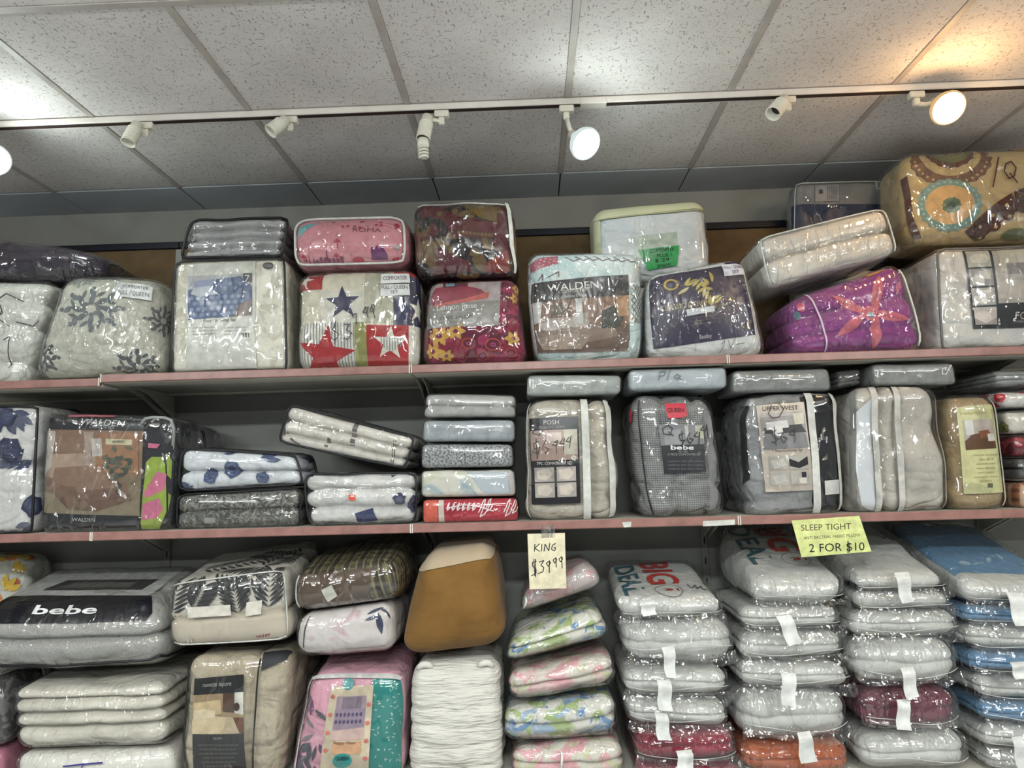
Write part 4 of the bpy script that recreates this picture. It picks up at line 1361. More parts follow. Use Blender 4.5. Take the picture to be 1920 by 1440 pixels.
m6 = Pkg('quilt_bag', 'white and navy floral bedding folded with an orange sticker', 'quilt', [(568, 886), (782, 884), (782, 978), (574, 985)],
         fabric('white_navy_ground2', (208, 206, 202)), Y=2.635, D=.38, r=.04, rest=ZM, lay=(.36, .7), ld=.03, wav=.9, bag=V_, boff=.006, bcr=.005, wr=.008)
m6.decal('navy_print', leaves(m6, 9, 13, nv, (.05, .09)) + blooms(m6, 4, 15, nv, (.02, .035)) + [(m6.m([(668, 962), (700, 952), (710, 975), (672, 978)]), flat((44, 52, 92), .8))], .0016, True, px=False)
m6.decal('orange_sticker', [(quadrect(657, 928, 670, 938), flat((232, 84, 52)))], .006)
m6.piping(BLACK, .0045, y=-.95, off=.009)
m6.decal('white_flap', [(quadrect(600, 876, 776, 886), flat((206, 208, 212), .8))], .004)

m5 = Pkg('quilt_bag', 'white bedding with grey stripes in a black-piped bag lying slanted', 'quilt', [(540, 754), (782, 818), (762, 880), (518, 828)],
         fabric('white_stripe_ground', (214, 208, 198)), Y=2.65, D=.36, r=.03, lay=(.3, .62), ld=.03, wav=.8, bag=V_, boff=.007, bcr=.005, bul=(.02, .08, .04))
st_ = flat((104, 96, 94), .8)
it = [(p, st_) for p in ribbon([(674, 786), (668, 800), (662, 836)], 9) + ribbon([(620, 822), (612, 838)], 7) + ribbon([(545, 822), (560, 838)], 5) + ribbon([(524, 792), (532, 784)], 6)]
it += [(p, flat((70, 66, 66), .8)) for p in ribbon([(738, 826), (732, 870)], 1.4) + ribbon([(742, 826), (736, 872)], 1.4)]
m5.decal('stripe_print', it, .0016, True)
m5.piping(BLACK, .0048, off=.009)
m5.piping(BLACK, .0048, off=.009, y=.5)

# five sheet sets in a stack
def sheetset(label, quad, mat, Y=2.64, D=.34, lay=(), group='sheet sets in the stack of five', **k):
    return Pkg('sheet_set', label, 'sheet set', quad, mat, Y=Y, D=D, r=k.pop('r', .018), bul=(.0, .03, .01), wr=.0022, lay=lay, ld=.014, lw=.06, bag=V_, boff=.0035, bcr=.0022, group=group, **k)
a = sheetset('red sheet set with white script lettering at the bottom of its stack', [(790, 934), (970, 932), (974, 979), (791, 981)], floral('red_sheet', (150, 30, 48), [(170, 44, 58)], 5, .5, .15), rest=ZM)
a.decal('orange_panel', [([(792, 936), (820, 936), (821, 979), (792, 980)], flat((216, 92, 70), .5))], .0022)
a.decal('white_stripe', [([(822, 935), (832, 935), (834, 979), (823, 979)], flat((206, 190, 180), .5))], .0024)
def curl(x, y, k):
    return [(x + k * dx, y + k * dy) for dx, dy in ((0, 6), (3, 0), (6, -8), (9, -12), (8, -4), (4, 6), (2, 12), (8, 8), (12, 2))]
a.stroke('script_word', [curl(838 + i * 9.5, 950, .55) for i in range(6)] + [curl(898, 952, 1.4), curl(912, 946, 1.0)] + [[(840, 952), (870, 946), (900, 950), (925, 958)]], 1.8, (226, 206, 206), .0062)
a.stroke('script_initial', [curl(945, 952, 1.3), curl(958, 948, 1.2)], 1.8, (226, 206, 206), .0062)
a = sheetset('watercolour floral sheet set, second up in its stack', [(787, 880), (964, 878), (968, 930), (788, 932)], floral('watercolour_sheet', (206, 202, 190), [(186, 190, 160), (150, 168, 178)], 7, .52, .2, .15), D=.35)
a.decal('blue_corner', [([(876, 884), (952, 882), (955, 926), (910, 927)], floral('blue_corner_print', (132, 152, 170), [(176, 184, 190), (110, 136, 160)], 20, .5, .1))], .0022)
a.decal('white_spine', [([(953, 882), (963, 882), (966, 928), (956, 928)], flat((196, 188, 190)))], .0026)
a = sheetset('grey speckled sheet set in the middle of its stack', [(789, 830), (962, 830), (964, 875), (788, 877)], speckle('grey_speckle', (158, 160, 160), (100, 102, 104), 120))
a.decal('fold_line', [(p, flat((90, 90, 92))) for p in ribbon([(874, 834), (872, 850), (873, 872)], 1.6)], .002)
sheetset('plain blue-grey sheet set, second from the top of its stack', [(792, 786), (966, 784), (965, 827), (790, 828)], fabric('blue_grey_sheet', (160, 166, 170), amount=.15))
a = sheetset('pale grey sheet set with two layers at the top of its stack', [(797, 736), (968, 738), (967, 781), (793, 782)], fabric('pale_grey_sheet', (172, 172, 168), amount=.15), lay=(.47,))

# sheet sets lying on the tall comforters under the upper shelf
G2 = 'sheet sets lying on the tall comforters'
sheetset('pale grey sheet set lying on the beige comforter', [(987, 700), (1168, 700), (1166, 738), (985, 742)], fabric('pale_green_grey_sheet', (176, 180, 176), amount=.15), group=G2, D=.26)
a = sheetset('silvery sheet set with pen mark lying on the grey checked comforter', [(1178, 689), (1364, 684), (1366, 727), (1180, 731)], fabric('silver_sheet', (184, 192, 196), (172, 180, 186), 9, amount=.35), Y=2.625, group=G2, D=.26)
a.stroke('pen_mark', [[(1237, 698), (1234, 714)], [(1236, 699), (1246, 697), (1245, 704), (1236, 706)], [(1256, 696), (1250, 713)], [(1268, 702), (1263, 708), (1270, 712), (1275, 706), (1268, 702)], [(1270, 708), (1278, 713)]], 1.5, (110, 116, 124), .0075)
sheetset('dark grey sheet set lying on the comforter with black middle section', [(1374, 692), (1556, 688), (1562, 731), (1372, 736)], fabric('ash_sheet', (142, 144, 142), amount=.3), group=G2, D=.26)
a = sheetset('grey sheet set lying on the cream and white comforter bag', [(1636, 680), (1790, 678), (1798, 720), (1640, 722)], fabric('ash_sheet2', (146, 147, 145), amount=.3), group=G2, D=.26)
a.stroke('plastic_curl', [[(1772, 690), (1765, 692), (1764, 702), (1772, 702), (1776, 692), (1782, 686)]], 1.6, (222, 222, 220), .0065)
sheetset('dark folded sheet set pushed in beside the grey set above the cream bag', [(1566, 694), (1618, 688), (1618, 720), (1568, 728)], fabric('dark_sheet', (92, 92, 92)), Y=2.70, lay=(.3, .6), group=G2, D=.30)

def bands(s, xs, col=(206, 206, 200)):
    """white zip tapes running up the front of a bag and over its top"""
    for (xt0, xt1, xb0, xb1) in xs:
        t0_, t1_, b1_, b0_ = s.m([(xt0, s.pq[0][1] + 4), (xt1, s.pq[0][1] + 4), (xb1, s.pq[3][1] - 4), (xb0, s.pq[3][1] - 4)])
        s.decal('zip_tape', [([(t0_[0], s.hh + .10), (t1_[0], s.hh + .10), (t1_[0], t1_[1]), (b1_[0], -s.hh), (b0_[0], -s.hh), (t0_[0], t0_[1])], flat(col, .5))], s.boff + .004, px=False)

m9 = Pkg('comforter_bag', 'beige comforter in a white-zipped bag with black label of four pillow pictures', 'comforter', [(986, 748), (1148, 748), (1166, 972), (984, 975)],
         fabric('beige_comforter', (182, 174, 160), (164, 156, 142), 8, amount=.8), Y=2.635, D=.38, r=.05, rest=ZM, bul=(.05, .1, .03), vlay=(.72,), ld=.02, lay=(.2, .86), lw=.05, wav=1.2, wr=.012, bag=V_, boff=.008, bcr=.004)
bands(m9, [(1088, 1101, 1094, 1108), (1131, 1144, 1143, 1157), (985, 988, 986, 990)])
q = [(992, 786), (1083, 783), (1088, 942), (999, 946)]
c = m9.card(q, flat((32, 30, 34), .3), off=.008)
it = [(sub(q, .03, .15, .97, .5), flat((176, 152, 142), .35)), (sub(q, .05, .36, .8, .5), flat((166, 140, 128), .35)), (sub(q, .7, .15, .97, .44), flat((196, 190, 172), .35)), (sub(q, .35, .18, .65, .28), flat((206, 188, 178), .35))]
for i in range(2):
    for j in range(2):
        b_ = sub(q, .09 + .44 * i, .58 + .18 * j, .48 + .44 * i, .745 + .18 * j)
        it += [(b_, flat((168, 160, 154), .35)), (inq(b_, [(.1, .2), (.7, .1), (.9, .5), (.6, .9), (.15, .8)]), flat((198, 186, 174), .35))]
m9.decal('printed_picture', it, .0088, parent=c)
m9.text('POSH', 1034, 794, 8, (206, 200, 192), 28, 1, off=.0095, parent=c)
m9.text('COLLECTION', 1035, 803, 4, (170, 164, 156), 46, 1, off=.0095, parent=c)
m9.text('7PC COMFORTER SET', 1041, 870, 5, (190, 186, 180), 64, 1, off=.0112, parent=c)
m9.text('Q', 1075, 860, 8, (226, 224, 220), None, 0, off=.0112, parent=c)
pen = (72, 62, 60)
m9.stroke('handwritten_price', [[(1012, 829), (1004, 834), (1006, 844), (1014, 840), (1011, 852), (1002, 848)], [(1008, 824), (1010, 862)], [(1024, 828), (1018, 842), (1024, 852), (1030, 844), (1022, 840)], [(1042, 830), (1036, 836), (1044, 838), (1046, 828), (1042, 830), (1044, 852)], [(1054, 826), (1050, 834), (1057, 834), (1058, 824), (1056, 846)], [(1066, 822), (1061, 830), (1068, 831), (1070, 820), (1067, 842)], [(1006, 806), (1002, 814), (1012, 818), (1020, 808)]], 1.4, pen, .014)

m11 = Pkg('comforter_bag', 'grey checked comforter in a black-edged bag with red size label', 'comforter', [(1180, 740), (1338, 742), (1366, 968), (1200, 970)],
          plaid('grey_check', (92, 92, 94), [('X', 38, .55, (142, 142, 140)), ('Y', 38, .55, (152, 152, 150))], amount=.8), Y=2.63, D=.38, r=.06, rest=ZM, bul=(.05, .12, .03), vlay=(.42, .78), lay=(.25,), ld=.02, wav=1.5, lw=.05, wr=.012, bag=V_, boff=.008, bcr=.005)
it = [(p, flat((34, 34, 36), .4)) for p in ribbon([(1196, 745), (1200, 800), (1206, 860), (1214, 920), (1226, 966)], 3)]
m11.decal('black_seam', it, .012)
m11.decal('black_tape', [([(1330, 745), (1338, 745), (1350, 800), (1360, 900), (1364, 960), (1356, 966), (1352, 900), (1342, 810)], flat((30, 30, 32), .5))], .012)
m11.decal('grey_side', [([(1316, 770), (1334, 772), (1350, 880), (1352, 960), (1334, 962), (1326, 860)], fabric('grey_plain', (136, 136, 136)))], .004, True)
c = m11.card([(1245, 760), (1284, 759), (1286, 782), (1278, 786), (1250, 787)], (196, 62, 78), 'size_label', .012)
m11.text('QUEEN', 1265, 772, 6.5, (96, 20, 36), 31, 0, wt='b', off=.0135, parent=c)
m11.decal('red_side_label', [([(1166, 772), (1178, 768), (1178, 790), (1164, 794)], flat((176, 44, 62)))], .012)
q = [(1233, 800), (1314, 798), (1320, 885), (1244, 890)]
c = m11.card(q, flat((46, 46, 50), .3), off=.009)
m11.decal('printed_picture', [(sub(q, 0, 0, 1, .42), flat((122, 122, 126), .35)), (sub(q, .1, .1, .55, .4), flat((142, 142, 144), .35)), (sub(q, .58, .02, .66, .3), flat((182, 182, 180), .35)), (sub(q, .82, .02, 1, .3), flat((168, 168, 150), .35))], .0095, parent=c)
m11.text('bebe', 1276, 841, 8, (226, 226, 224), 42, 0, wt='b', off=.0112, parent=c)
m11.text('MODERN', 1277, 849, 3.5, (150, 150, 150), 16, 0, off=.0112, parent=c)
m11.text('8 PIECE COMFORTER SET', 1280, 854, 3.6, (150, 150, 150), 60, 0, off=.0112, parent=c)
for k in range(3):
    m11.text('comforter skirt shams pillows', 1282, 866 + 7 * k, 3.4, (112, 112, 116), 64, 0, off=.0112, parent=c)
m11.stroke('handwritten_price', [[(1250, 800), (1240, 806), (1242, 816), (1254, 818), (1258, 806), (1250, 800)], [(1250, 812), (1260, 820)], [(1278, 815), (1270, 818), (1272, 828), (1280, 828), (1274, 838)], [(1275, 810), (1277, 852)], [(1290, 814), (1284, 826), (1290, 834), (1296, 826), (1288, 824)], [(1304, 812), (1298, 820), (1306, 822), (1308, 812), (1306, 836)], [(1316, 800), (1310, 808), (1318, 810), (1320, 798), (1322, 824)]], 1.5, (34, 34, 36), .0145)

m13 = Pkg('comforter_bag', 'grey comforter with black middle section and white zip tapes, bed picture label', 'comforter', [(1392, 738), (1572, 736), (1588, 966), (1400, 968)],
          fabric('ash_comforter', (146, 147, 147), (126, 127, 128), 10, amount=.8), Y=2.63, D=.38, r=.045, rest=ZM, bul=(.02, .08, .02), lay=(.1, .9), ld=.02, wr=.012, bag=V_, boff=.009, bcr=.005)
m13.decal('black_section', [([(1500, 740), (1572, 738), (1590, 964), (1528, 966)], fabric('black_velvet', (28, 28, 32)))], .004, True)
m13.decal('black_side', [([(1372, 760), (1392, 756), (1402, 900), (1376, 910)], fabric('black_velvet', (28, 28, 32)))], .004, True)
bands(m13, [(1508, 1521, 1524, 1538), (1555, 1567, 1574, 1588)])
m13.decal('bag_tag', [([(1541, 902), (1567, 900), (1569, 926), (1543, 928)], flat((190, 190, 186), .4))], .0135)
q = [(1417, 762), (1505, 756), (1523, 919), (1434, 923)]
c = m13.card(q, flat((196, 184, 170), .3), off=.0085)
p2 = sub(q, .04, .1, .97, .52)
it = [(p2, flat((176, 170, 166), .35)), (inq(p2, [(0, .1), (1, .1), (1, .5), (0, .5)]), flat((150, 144, 142), .35)), (inq(p2, [(.05, .55), (.2, .42), (.85, .42), (.98, .65), (1, 1), (0, 1)]), flat((128, 128, 130), .35)), (inq(p2, [(.05, .4), (.9, .35), (1, .58), (.06, .56)]), flat((50, 46, 50), .35)),
      (inq(p2, [(.12, .25), (.6, .22), (.62, .42), (.12, .46)]), flat((206, 204, 202), .35)), (inq(p2, [(.25, .38), (.46, .36), (.48, .55), (.26, .57)]), flat((214, 212, 208), .35)), (inq(p2, [(.74, .05), (.98, .05), (.98, .34), (.76, .36)]), flat((206, 200, 182), .35))]
for i in range(2):
    for j in range(2):
        b_ = sub(q, .12 + .42 * i, .60 + .175 * j, .5 + .42 * i, .755 + .175 * j)
        it.append((b_, flat((170, 166, 158), .35)))
        if (i, j) == (1, 0): it.append((inq(b_, [(0, .2), (.5, .5), (1, .1), (1, .7), (.5, .95), (0, .75)]), flat((40, 38, 42), .35)))
        elif (i, j) == (1, 1): it += [(sub(b_, .6, .1, .85, .55), flat((50, 42, 54), .35)), (sub(b_, .45, .5, .85, .9), flat((206, 200, 190), .35))]
        else: it.append((inq(b_, [(.1, .3), (.8, .2), (.95, .7), (.3, .9)]), flat((188, 184, 178), .35)))
m13.decal('printed_picture', it, .0092, parent=c)
m13.text('UPPER WEST', 1461, 767, 8, (66, 56, 52), 66, 2, off=.0108, parent=c)
m13.text('7 Piece Comforter Set', 1473, 846, 5, (90, 80, 74), 56, 2, off=.0118, parent=c)
m13.stroke('handwritten_price', [[(1444, 762), (1438, 778), (1446, 786), (1458, 784), (1466, 770), (1458, 758)], [(1452, 808), (1444, 814), (1448, 822), (1456, 824), (1450, 832), (1444, 830)], [(1448, 802), (1452, 838)], [(1466, 810), (1460, 824), (1466, 832), (1472, 824), (1464, 820)], [(1484, 808), (1476, 816), (1484, 818), (1486, 808), (1486, 832)]], 1.5, (70, 60, 60), .0145)

m15 = Pkg('comforter_bag', 'cream quilted comforter and white pillow in a bag with three zip tapes', 'comforter', [(1592, 726), (1762, 724), (1786, 960), (1600, 964)],
          fabric('cream_quilted', (188, 182, 172), (172, 166, 158), 8, amount=.6, quilt=7), Y=2.635, D=.38, r=.05, rest=ZM, bul=(.03, .08, .03), vlay=(.32, .5), ld=.03, lw=.03, wr=.020, wf=7, bag=V_, boff=.008, bcr=.006)
m15.decal('white_pillow', [([(1604, 775), (1632, 748), (1640, 962), (1616, 950), (1606, 880)], fabric('bright_white', (212, 216, 220)))], .006, True)
m15.decal('shaded_bag_edge', [([(1588, 730), (1604, 728), (1606, 960), (1590, 962)], fabric('edge_shade_grey', (120, 120, 116)))], .01, True)  # grey strip paints the shading down the bag's left edge
bands(m15, [(1629, 1640, 1640, 1651), (1670, 1681, 1683, 1694), (1755, 1764, 1776, 1786)], (196, 194, 188))

m16 = Pkg('comforter_bag', 'tan comforter in a white-zipped bag with tall cream label', 'comforter', [(1774, 740), (1872, 740), (1898, 954), (1790, 958)],
          fabric('tan_comforter', (158, 138, 104), (140, 120, 88), 9, amount=.6), Y=2.635, D=.38, r=.05, rest=ZM, bul=(.03, .08, .03), wr=.010, bag=V_, boff=.008, bcr=.005)
bands(m16, [(1858, 1872, 1884, 1899)], (206, 202, 188))
q = [(1792, 766), (1858, 760), (1880, 923), (1806, 926)]
c = m16.card(q, flat((192, 190, 142), .35), off=.0085)
p2 = sub(q, .1, .16, .9, .5)
it = [(p2, flat((166, 156, 146), .35)), (sub(p2, .05, 0, .3, .5), flat((196, 196, 190), .35)), (inq(p2, [(0, .7), (.2, .5), (.6, .45), (1, .7), (1, 1), (0, 1)]), flat((88, 62, 42), .35)), (inq(p2, [(.45, .4), (.8, .36), (.9, .6), (.5, .65)]), flat((120, 76, 52), .35)), (sub(p2, .75, .5, .98, .75), flat((196, 190, 184), .35))]
m16.decal('printed_picture', it, .0092, parent=c)
for k in range(7):
    m16.text(('Chenille Comforter', 'Set of 4', 'comforter', 'two shams', 'bed skirt', 'machine wash', 'QUEEN')[k], 1842, 854 + 8 * k, 3.6, (140, 138, 96), (48, 26, 36, 34, 30, 44, 22)[k], 2, off=.0105, parent=c)
m16.decal('barcode', [(quadrect(1846 + i * 2, 906, 1847.2 + i * 2, 914), flat((60, 58, 50))) for i in range(5)], .0105, parent=c)
m16.text('Home Studio', 1822, 776, 6, (170, 166, 110), 46, 3, off=.0105, parent=c)

G3 = 'folded bedding stacked beyond the tan comforter'
def slab(label, quad, mat, **k):
    return Pkg('quilt_bag', label, 'quilt', quad, mat, Y=k.pop('Y', 2.65), D=.34, r=.025, bul=(.01, .06, .02), wr=.006, bag=V_, boff=.005, bcr=.004, group=G3, **k)
slab('orange-striped folded bedding at the foot of the stack beyond the tan comforter', [(1912, 902), (2010, 900), (2014, 955), (1916, 958)], plaid('orange_stripe', (176, 120, 90), [('Y', 9, .6, (110, 70, 60)), ('X', 5, .7, (206, 176, 150))]), rest=ZM)
slab('dark grey folded bedding in the stack beyond the tan comforter', [(1904, 856), (2006, 854), (2010, 898), (1910, 900)], fabric('slate_cloth', (82, 84, 84), amount=.6), lay=(.5,))
slab('dark red folded bedding in the stack beyond the tan comforter', [(1896, 814), (2002, 812), (2006, 853), (1902, 855)], floral('dark_red_slab', (120, 26, 44), [(150, 60, 70), (84, 20, 34)], 14))
a = slab('white bedding with green flowers in the stack beyond the tan comforter', [(1880, 768), (2000, 766), (2004, 811), (1892, 813)], fabric('white_slab', (206, 202, 192)))
a.decal('green_flowers', blooms(a, 10, 4, [(120, 130, 70), (150, 156, 100), (96, 104, 60)], (.02, .03)), .0016, True, px=False)
a = slab('white bedding with red flowers in the stack beyond the tan comforter', [(1868, 733), (1998, 731), (2002, 761), (1878, 763)], fabric('white_slab2', (214, 210, 206)))
a.decal('red_flowers', blooms(a, 14, 9, [(190, 34, 50), (160, 24, 40), (206, 70, 70)], (.02, .04)), .0016, True, px=False)
slab('grey folded sheet set on the red floral bedding beyond the tan comforter', [(1864, 692), (1996, 688), (1998, 721), (1870, 724)], fabric('grey_slab', (150, 152, 152), amount=.4), Y=2.645, lay=(.35, .68), ld=.012)

# ---------------------------------------------------------------- lowest shelf
def text_m(s, body, cx, cz, cap, width, rot, col, off=.003, wt='b', name='printed_text', folds=True, parent=None):
    V, F = layout(body, wt)
    sx = width / np.ptp(V[:, 0])
    a = math.radians(rot)
    X, Z = V[:, 0] * sx, V[:, 1] * cap
    P = np.stack([cx + X * math.cos(a) - Z * math.sin(a), cz + X * math.sin(a) + Z * math.cos(a)], 1)
    return meshobj(name, s.lift(P, off, folds), F, flat(col), parent or s.root, True)
YB = 2.60
b1 = Pkg('quilt_bag', 'white quilt with yellow and orange flowers tucked behind the grey bag', 'quilt', [(-250, 1040), (48, 1044), (44, 1400), (-250, 1400)],
         fabric('white_yellow_ground', (214, 212, 200)), Y=2.92, D=.20, rest=ZB, r=.06, bag=V_)
b1.decal('yellow_flowers', leaves(b1, 50, 6, [(222, 120, 50), (232, 190, 60), (206, 96, 44), (150, 150, 120)], (.04, .08), (-.02, b1.hw), (.05, b1.hh + .1)), .0016, True, px=False)
Pkg('quilt_bag', 'dark patterned bedding bag at the end of the lowest shelf below the yellow floral', 'quilt', [(-130, 1270), (0, 1272), (12, 1398), (-130, 1402)],
    floral('dark_slab', (74, 72, 72), [(110, 108, 106)], 14), Y=YB + .02, D=.25, r=.04, bag=V_)
Pkg('quilt_bag', 'pink bedding bag at the end of the lowest shelf under the dark patterned bag', 'quilt', [(-130, 1406), (2, 1406), (6, 1455), (-130, 1455)],
    fabric('pink_slab', (190, 120, 140)), Y=YB + .02, D=.25, r=.03, rest=ZB, bag=V_)

b16 = Pkg('comforter_bag', 'white dotted comforter bag with blue pen stroke at the foot of its pile', 'comforter', [(24, 1412), (324, 1404), (328, 1455), (28, 1455)],
          speckle('white_dotted', (220, 216, 206), (176, 170, 160), 40, .70), Y=YB, D=.42, r=.035, rest=ZB, bag=P_, boff=.006, bcr=.005)
b16.stroke('pen_stroke', [[(128, 1432), (165, 1428), (200, 1426)], [(165, 1428), (160, 1444)]], 2.2, (50, 46, 130), .010)
b15 = Pkg('comforter_bag', 'off-white comforter folded in four layers in a tight clear bag', 'comforter', [(14, 1290), (306, 1282), (314, 1396), (30, 1404)],
          fabric('off_white_cloth', (214, 208, 194), (198, 192, 178), 8, amount=.5), Y=YB, D=.44, r=.04, lay=(.34, .56, .80), ld=.05, lw=.035, wav=1.2, wr=.010, wf=6, bag=P_, boff=.006, bcr=.005, btop=.02)

b2 = Pkg('blanket_bag', 'grey fleece bedding with black logo band on top and black piping', 'blanket', [(-60, 1142), (298, 1138), (312, 1250), (-60, 1264)],
         speckle('grey_fleece', (164, 162, 156), (148, 147, 142), 190, .5, .4), Y=YB, D=.44, r=.085, lay=(.52,), ld=.04, lw=.04, wr=.008, bag=V_, boff=.007, bcr=.004, btop=.11, bul=(.01, .08, .02))
hw, hh = b2.hw, b2.hh
xa, xb = -hw - .02, hw - .03
c = b2.decal('top_insert', [([(xa, hh - .0), (xb - .06, hh - .0), (xb - .06, hh + .40), (xa, hh + .40)], flat((206, 206, 202), .35))], .004, px=False)
b2.decal('photo_strip', [([(-hw * .55, hh + .155), (hw * .58, hh + .155), (hw * .62, hh + .255), (-hw * .45, hh + .255)], flat((64, 62, 62), .35)), ([(-hw * .4, hh + .18), (hw * .4, hh + .18), (hw * .4, hh + .225), (-hw * .3, hh + .225)], flat((104, 102, 100), .35))], .006, px=False, parent=c)
b2.decal('black_band', [([(xa, hh - .045), (xb - .02, hh - .045), (xb + .015, hh + .0), (xb - .05, hh + .10), (xa, hh + .115)], flat((20, 20, 28), .3))], .0062, px=False, parent=c)
text_m(b2, 'bebe', -hw * .02, hh + .018, .044, .25, 0, (232, 232, 230), .0085, 'b', folds=False, parent=c)
b2.cord([(x, -1, -1) for x in np.linspace(-1, 1, 14)] + [(1, y, -1) for y in np.linspace(-1, 1, 8)], BLACK, .005, off=.008)

b14 = Pkg('comforter_bag', 'beige comforter in a tall black-edged bag with black name label', 'comforter', [(345, 1232), (546, 1224), (530, 1455), (336, 1455)],
          fabric('oat_comforter', (178, 166, 144), (160, 148, 126), 8, amount=.8), Y=YB, D=.42, r=.05, rest=ZB, vlay=(.68,), ld=.025, lw=.03, wr=.012, bag=V_, boff=.008, bcr=.005, bul=(.03, .1, .02))
b14.decal('black_side_seam', [([(334, 1228), (350, 1228), (352, 1452), (334, 1452)], flat((30, 30, 34), .5))], .011)
b14.decal('black_corner', [([(492, 1214), (556, 1196), (552, 1228), (520, 1246), (494, 1256)], flat((34, 34, 38), .6))], .012)
b14.cord([(.46, -1, z) for z in np.linspace(.95, -1, 14)], (40, 38, 36), .003, off=.010)
q = [(368, 1272), (461, 1263), (465, 1450), (366, 1450)]
c = b14.card(q, flat((28, 28, 30), .3), off=.008)
p2 = sub(q, .0, .17, 1, .57)
it = [(p2, flat((160, 136, 104), .35)), (inq(p2, [(.6, 0), (.85, 0), (.85, .5), (.6, .45)]), flat((78, 52, 36), .35)), (inq(p2, [(.83, .0), (1, 0), (1, .55), (.83, .5)]), flat((206, 202, 190), .35)), (disc(*inq(p2, [(.87, .35)])[0], 6, 8, 10), flat((66, 46, 36), .35)),
      (inq(p2, [(.02, .2), (.55, .15), (.58, .5), (.02, .6)]), flat((188, 166, 130), .35)), (inq(p2, [(0, .62), (.4, .55), (.8, .6), (.95, .8), (.95, 1), (0, 1)]), flat((196, 178, 146), .35)), (inq(p2, [(.02, .4), (.25, .36), (.45, .42), (.45, .58), (.02, .62)]), flat((206, 190, 160), .35)), (inq(p2, [(.8, .6), (1, .62), (1, 1), (.92, .98)]), flat((104, 62, 44), .35))]
b14.decal('printed_picture', it, .009, parent=c)
b14.text('nanette lepore', 412, 1281, 8, (176, 172, 164), 54, 4, .2, off=.0095, parent=c)
b14.text('7 PIECE JACQUARD COMFORTER SET', 415, 1370, 5, (170, 168, 162), 80, 2, off=.0095, parent=c)
b14.text('QUEEN', 415, 1380, 4, (160, 158, 152), 16, 2, off=.0095, parent=c)
for k in range(6):
    b14.text('comforter with two shams and cushions', 415, 1392 + 8 * k, 3.6, (120, 118, 114), (78, 70, 74, 60, 66, 50)[k], 2, off=.0095, parent=c)

b3 = Pkg('quilt_bag', 'black and white palm-leaf quilt in a clear bag with a beige lower half', 'quilt', [(310, 1092), (538, 1062), (546, 1200), (314, 1214)],
         fabric('palm_ground', (196, 190, 178)), Y=YB, D=.42, r=.045, lay=(.42,), ld=.02, lw=.03, bag=V_, boff=.007, bcr=.004, btop=.07, bul=(.02, .1, .02), wr=.006)
it = []
zb = [flat((44, 44, 46), .8), flat((62, 62, 62), .8)]
def frond(cx, cz, L, rot, n=9, wid=.085):
    o = []
    a = math.radians(rot)
    for i in range(n):
        t = i / n * L
        for sd in (-1, 1):
            x, z = cx + t * math.cos(a), cz + t * math.sin(a)
            ln = wid * (1 - .5 * abs(i / n - .4))
            b = a + sd * math.radians(52)
            o.append((leaf(x + ln / 2 * math.cos(b), z + ln / 2 * math.sin(b), ln, .0125, math.degrees(b)), zb[i % 2]))
    return o
h3 = b3.hh
for cx, cz, L, rot in ((-.22, -.02, .17, 75), (-.05, h3 + .04, .2, -20), (.05, -.01, .12, 100), (.16, .0, .15, 85), (-.14, h3 + .12, .25, 10), (.12, h3 + .06, .2, 60), (.2, h3 + .15, .2, 150), (-.12, .02, .1, 60)):
    it += frond(cx, cz, L, rot)
it = [(p, m) for p, m in it if min(q[1] for q in p) > -.03]
b3.decal('palm_print', it, .0016, True, px=False)
b3.decal('beige_half', [([(300, 1152), (560, 1132), (560, 1222), (300, 1222)], fabric('beige_half_cloth', (196, 184, 166), (184, 172, 154), 8))], .0022, True)
b3.decal('paper_label', [([(357, 1136), (438, 1130), (440, 1150), (358, 1156)], flat((212, 206, 194), .4))], .010)
b3.decal('paper_label', [([(468, 1126), (496, 1122), (494, 1148), (466, 1152)], flat((212, 206, 194), .4))], .010)
b3.decal('zip_pull', [(quadrect(354, 1193, 357, 1203), flat((206, 200, 190))), (quadrect(360, 1193, 363, 1203), flat((206, 200, 190)))], .010)
b3.decal('red_smudge', [(leaf(485 + 5 * i, 1192 - i, 9, 3, 40 + 25 * i), flat((150, 50, 60), .8)) for i in range(5)], .006)
b3.cord([(x, -1, -1) for x in np.linspace(-1, 1, 12)], (206, 206, 200), .003, off=.009)
b3.cord([(x, -1, 1) for x in np.linspace(-1, 1, 12)] + [(1, -1, z) for z in np.linspace(1, -1, 8)], (206, 206, 200), .003, off=.009)

b13 = Pkg('comforter_bag', 'pink floral and teal comforter in a white-zipped bag with printed insert', 'comforter', [(574, 1264), (760, 1264), (756, 1455), (540, 1455)],
          fabric('rose_cloth', (214, 160, 174), (200, 144, 160), 7, amount=.7), Y=YB, D=.40, r=.05, rest=ZB, bul=(.04, .12, .02), wr=.010, bag=V_, boff=.008, bcr=.005, btop=.04)
TEAL = fabric('teal_cloth', (34, 128, 120), (28, 112, 108), 8, amount=.4)
it = [([(700, 1262), (764, 1262), (760, 1455), (684, 1455)], TEAL)]
r = random.Random(11)
for i in range(70):
    x, y = r.uniform(700, 756), r.uniform(1270, 1450)
    it.append((leaf(x, y, 7, 1.8, r.uniform(0, 180)), flat((180, 206, 196), .8)))
b13.decal('teal_panel', it, .004, True)
it = []
for i in range(36):
    x, y = r.uniform(542, 614), r.uniform(1310, 1450)
    it.append((leaf(x, y, r.uniform(18, 34), r.uniform(7, 12), r.uniform(30, 150)), flat(r.choice([(84, 84, 92), (70, 72, 80), (110, 70, 110), (120, 116, 120)]), .8)))
b13.decal('leaf_print', it, .002, True)
t0_ = b13.m([(566, 1258), (764, 1258), (764, 1272), (566, 1270)])
b13.decal('zip_tape', [(t0_, flat((206, 202, 198), .45))], .012, px=False)
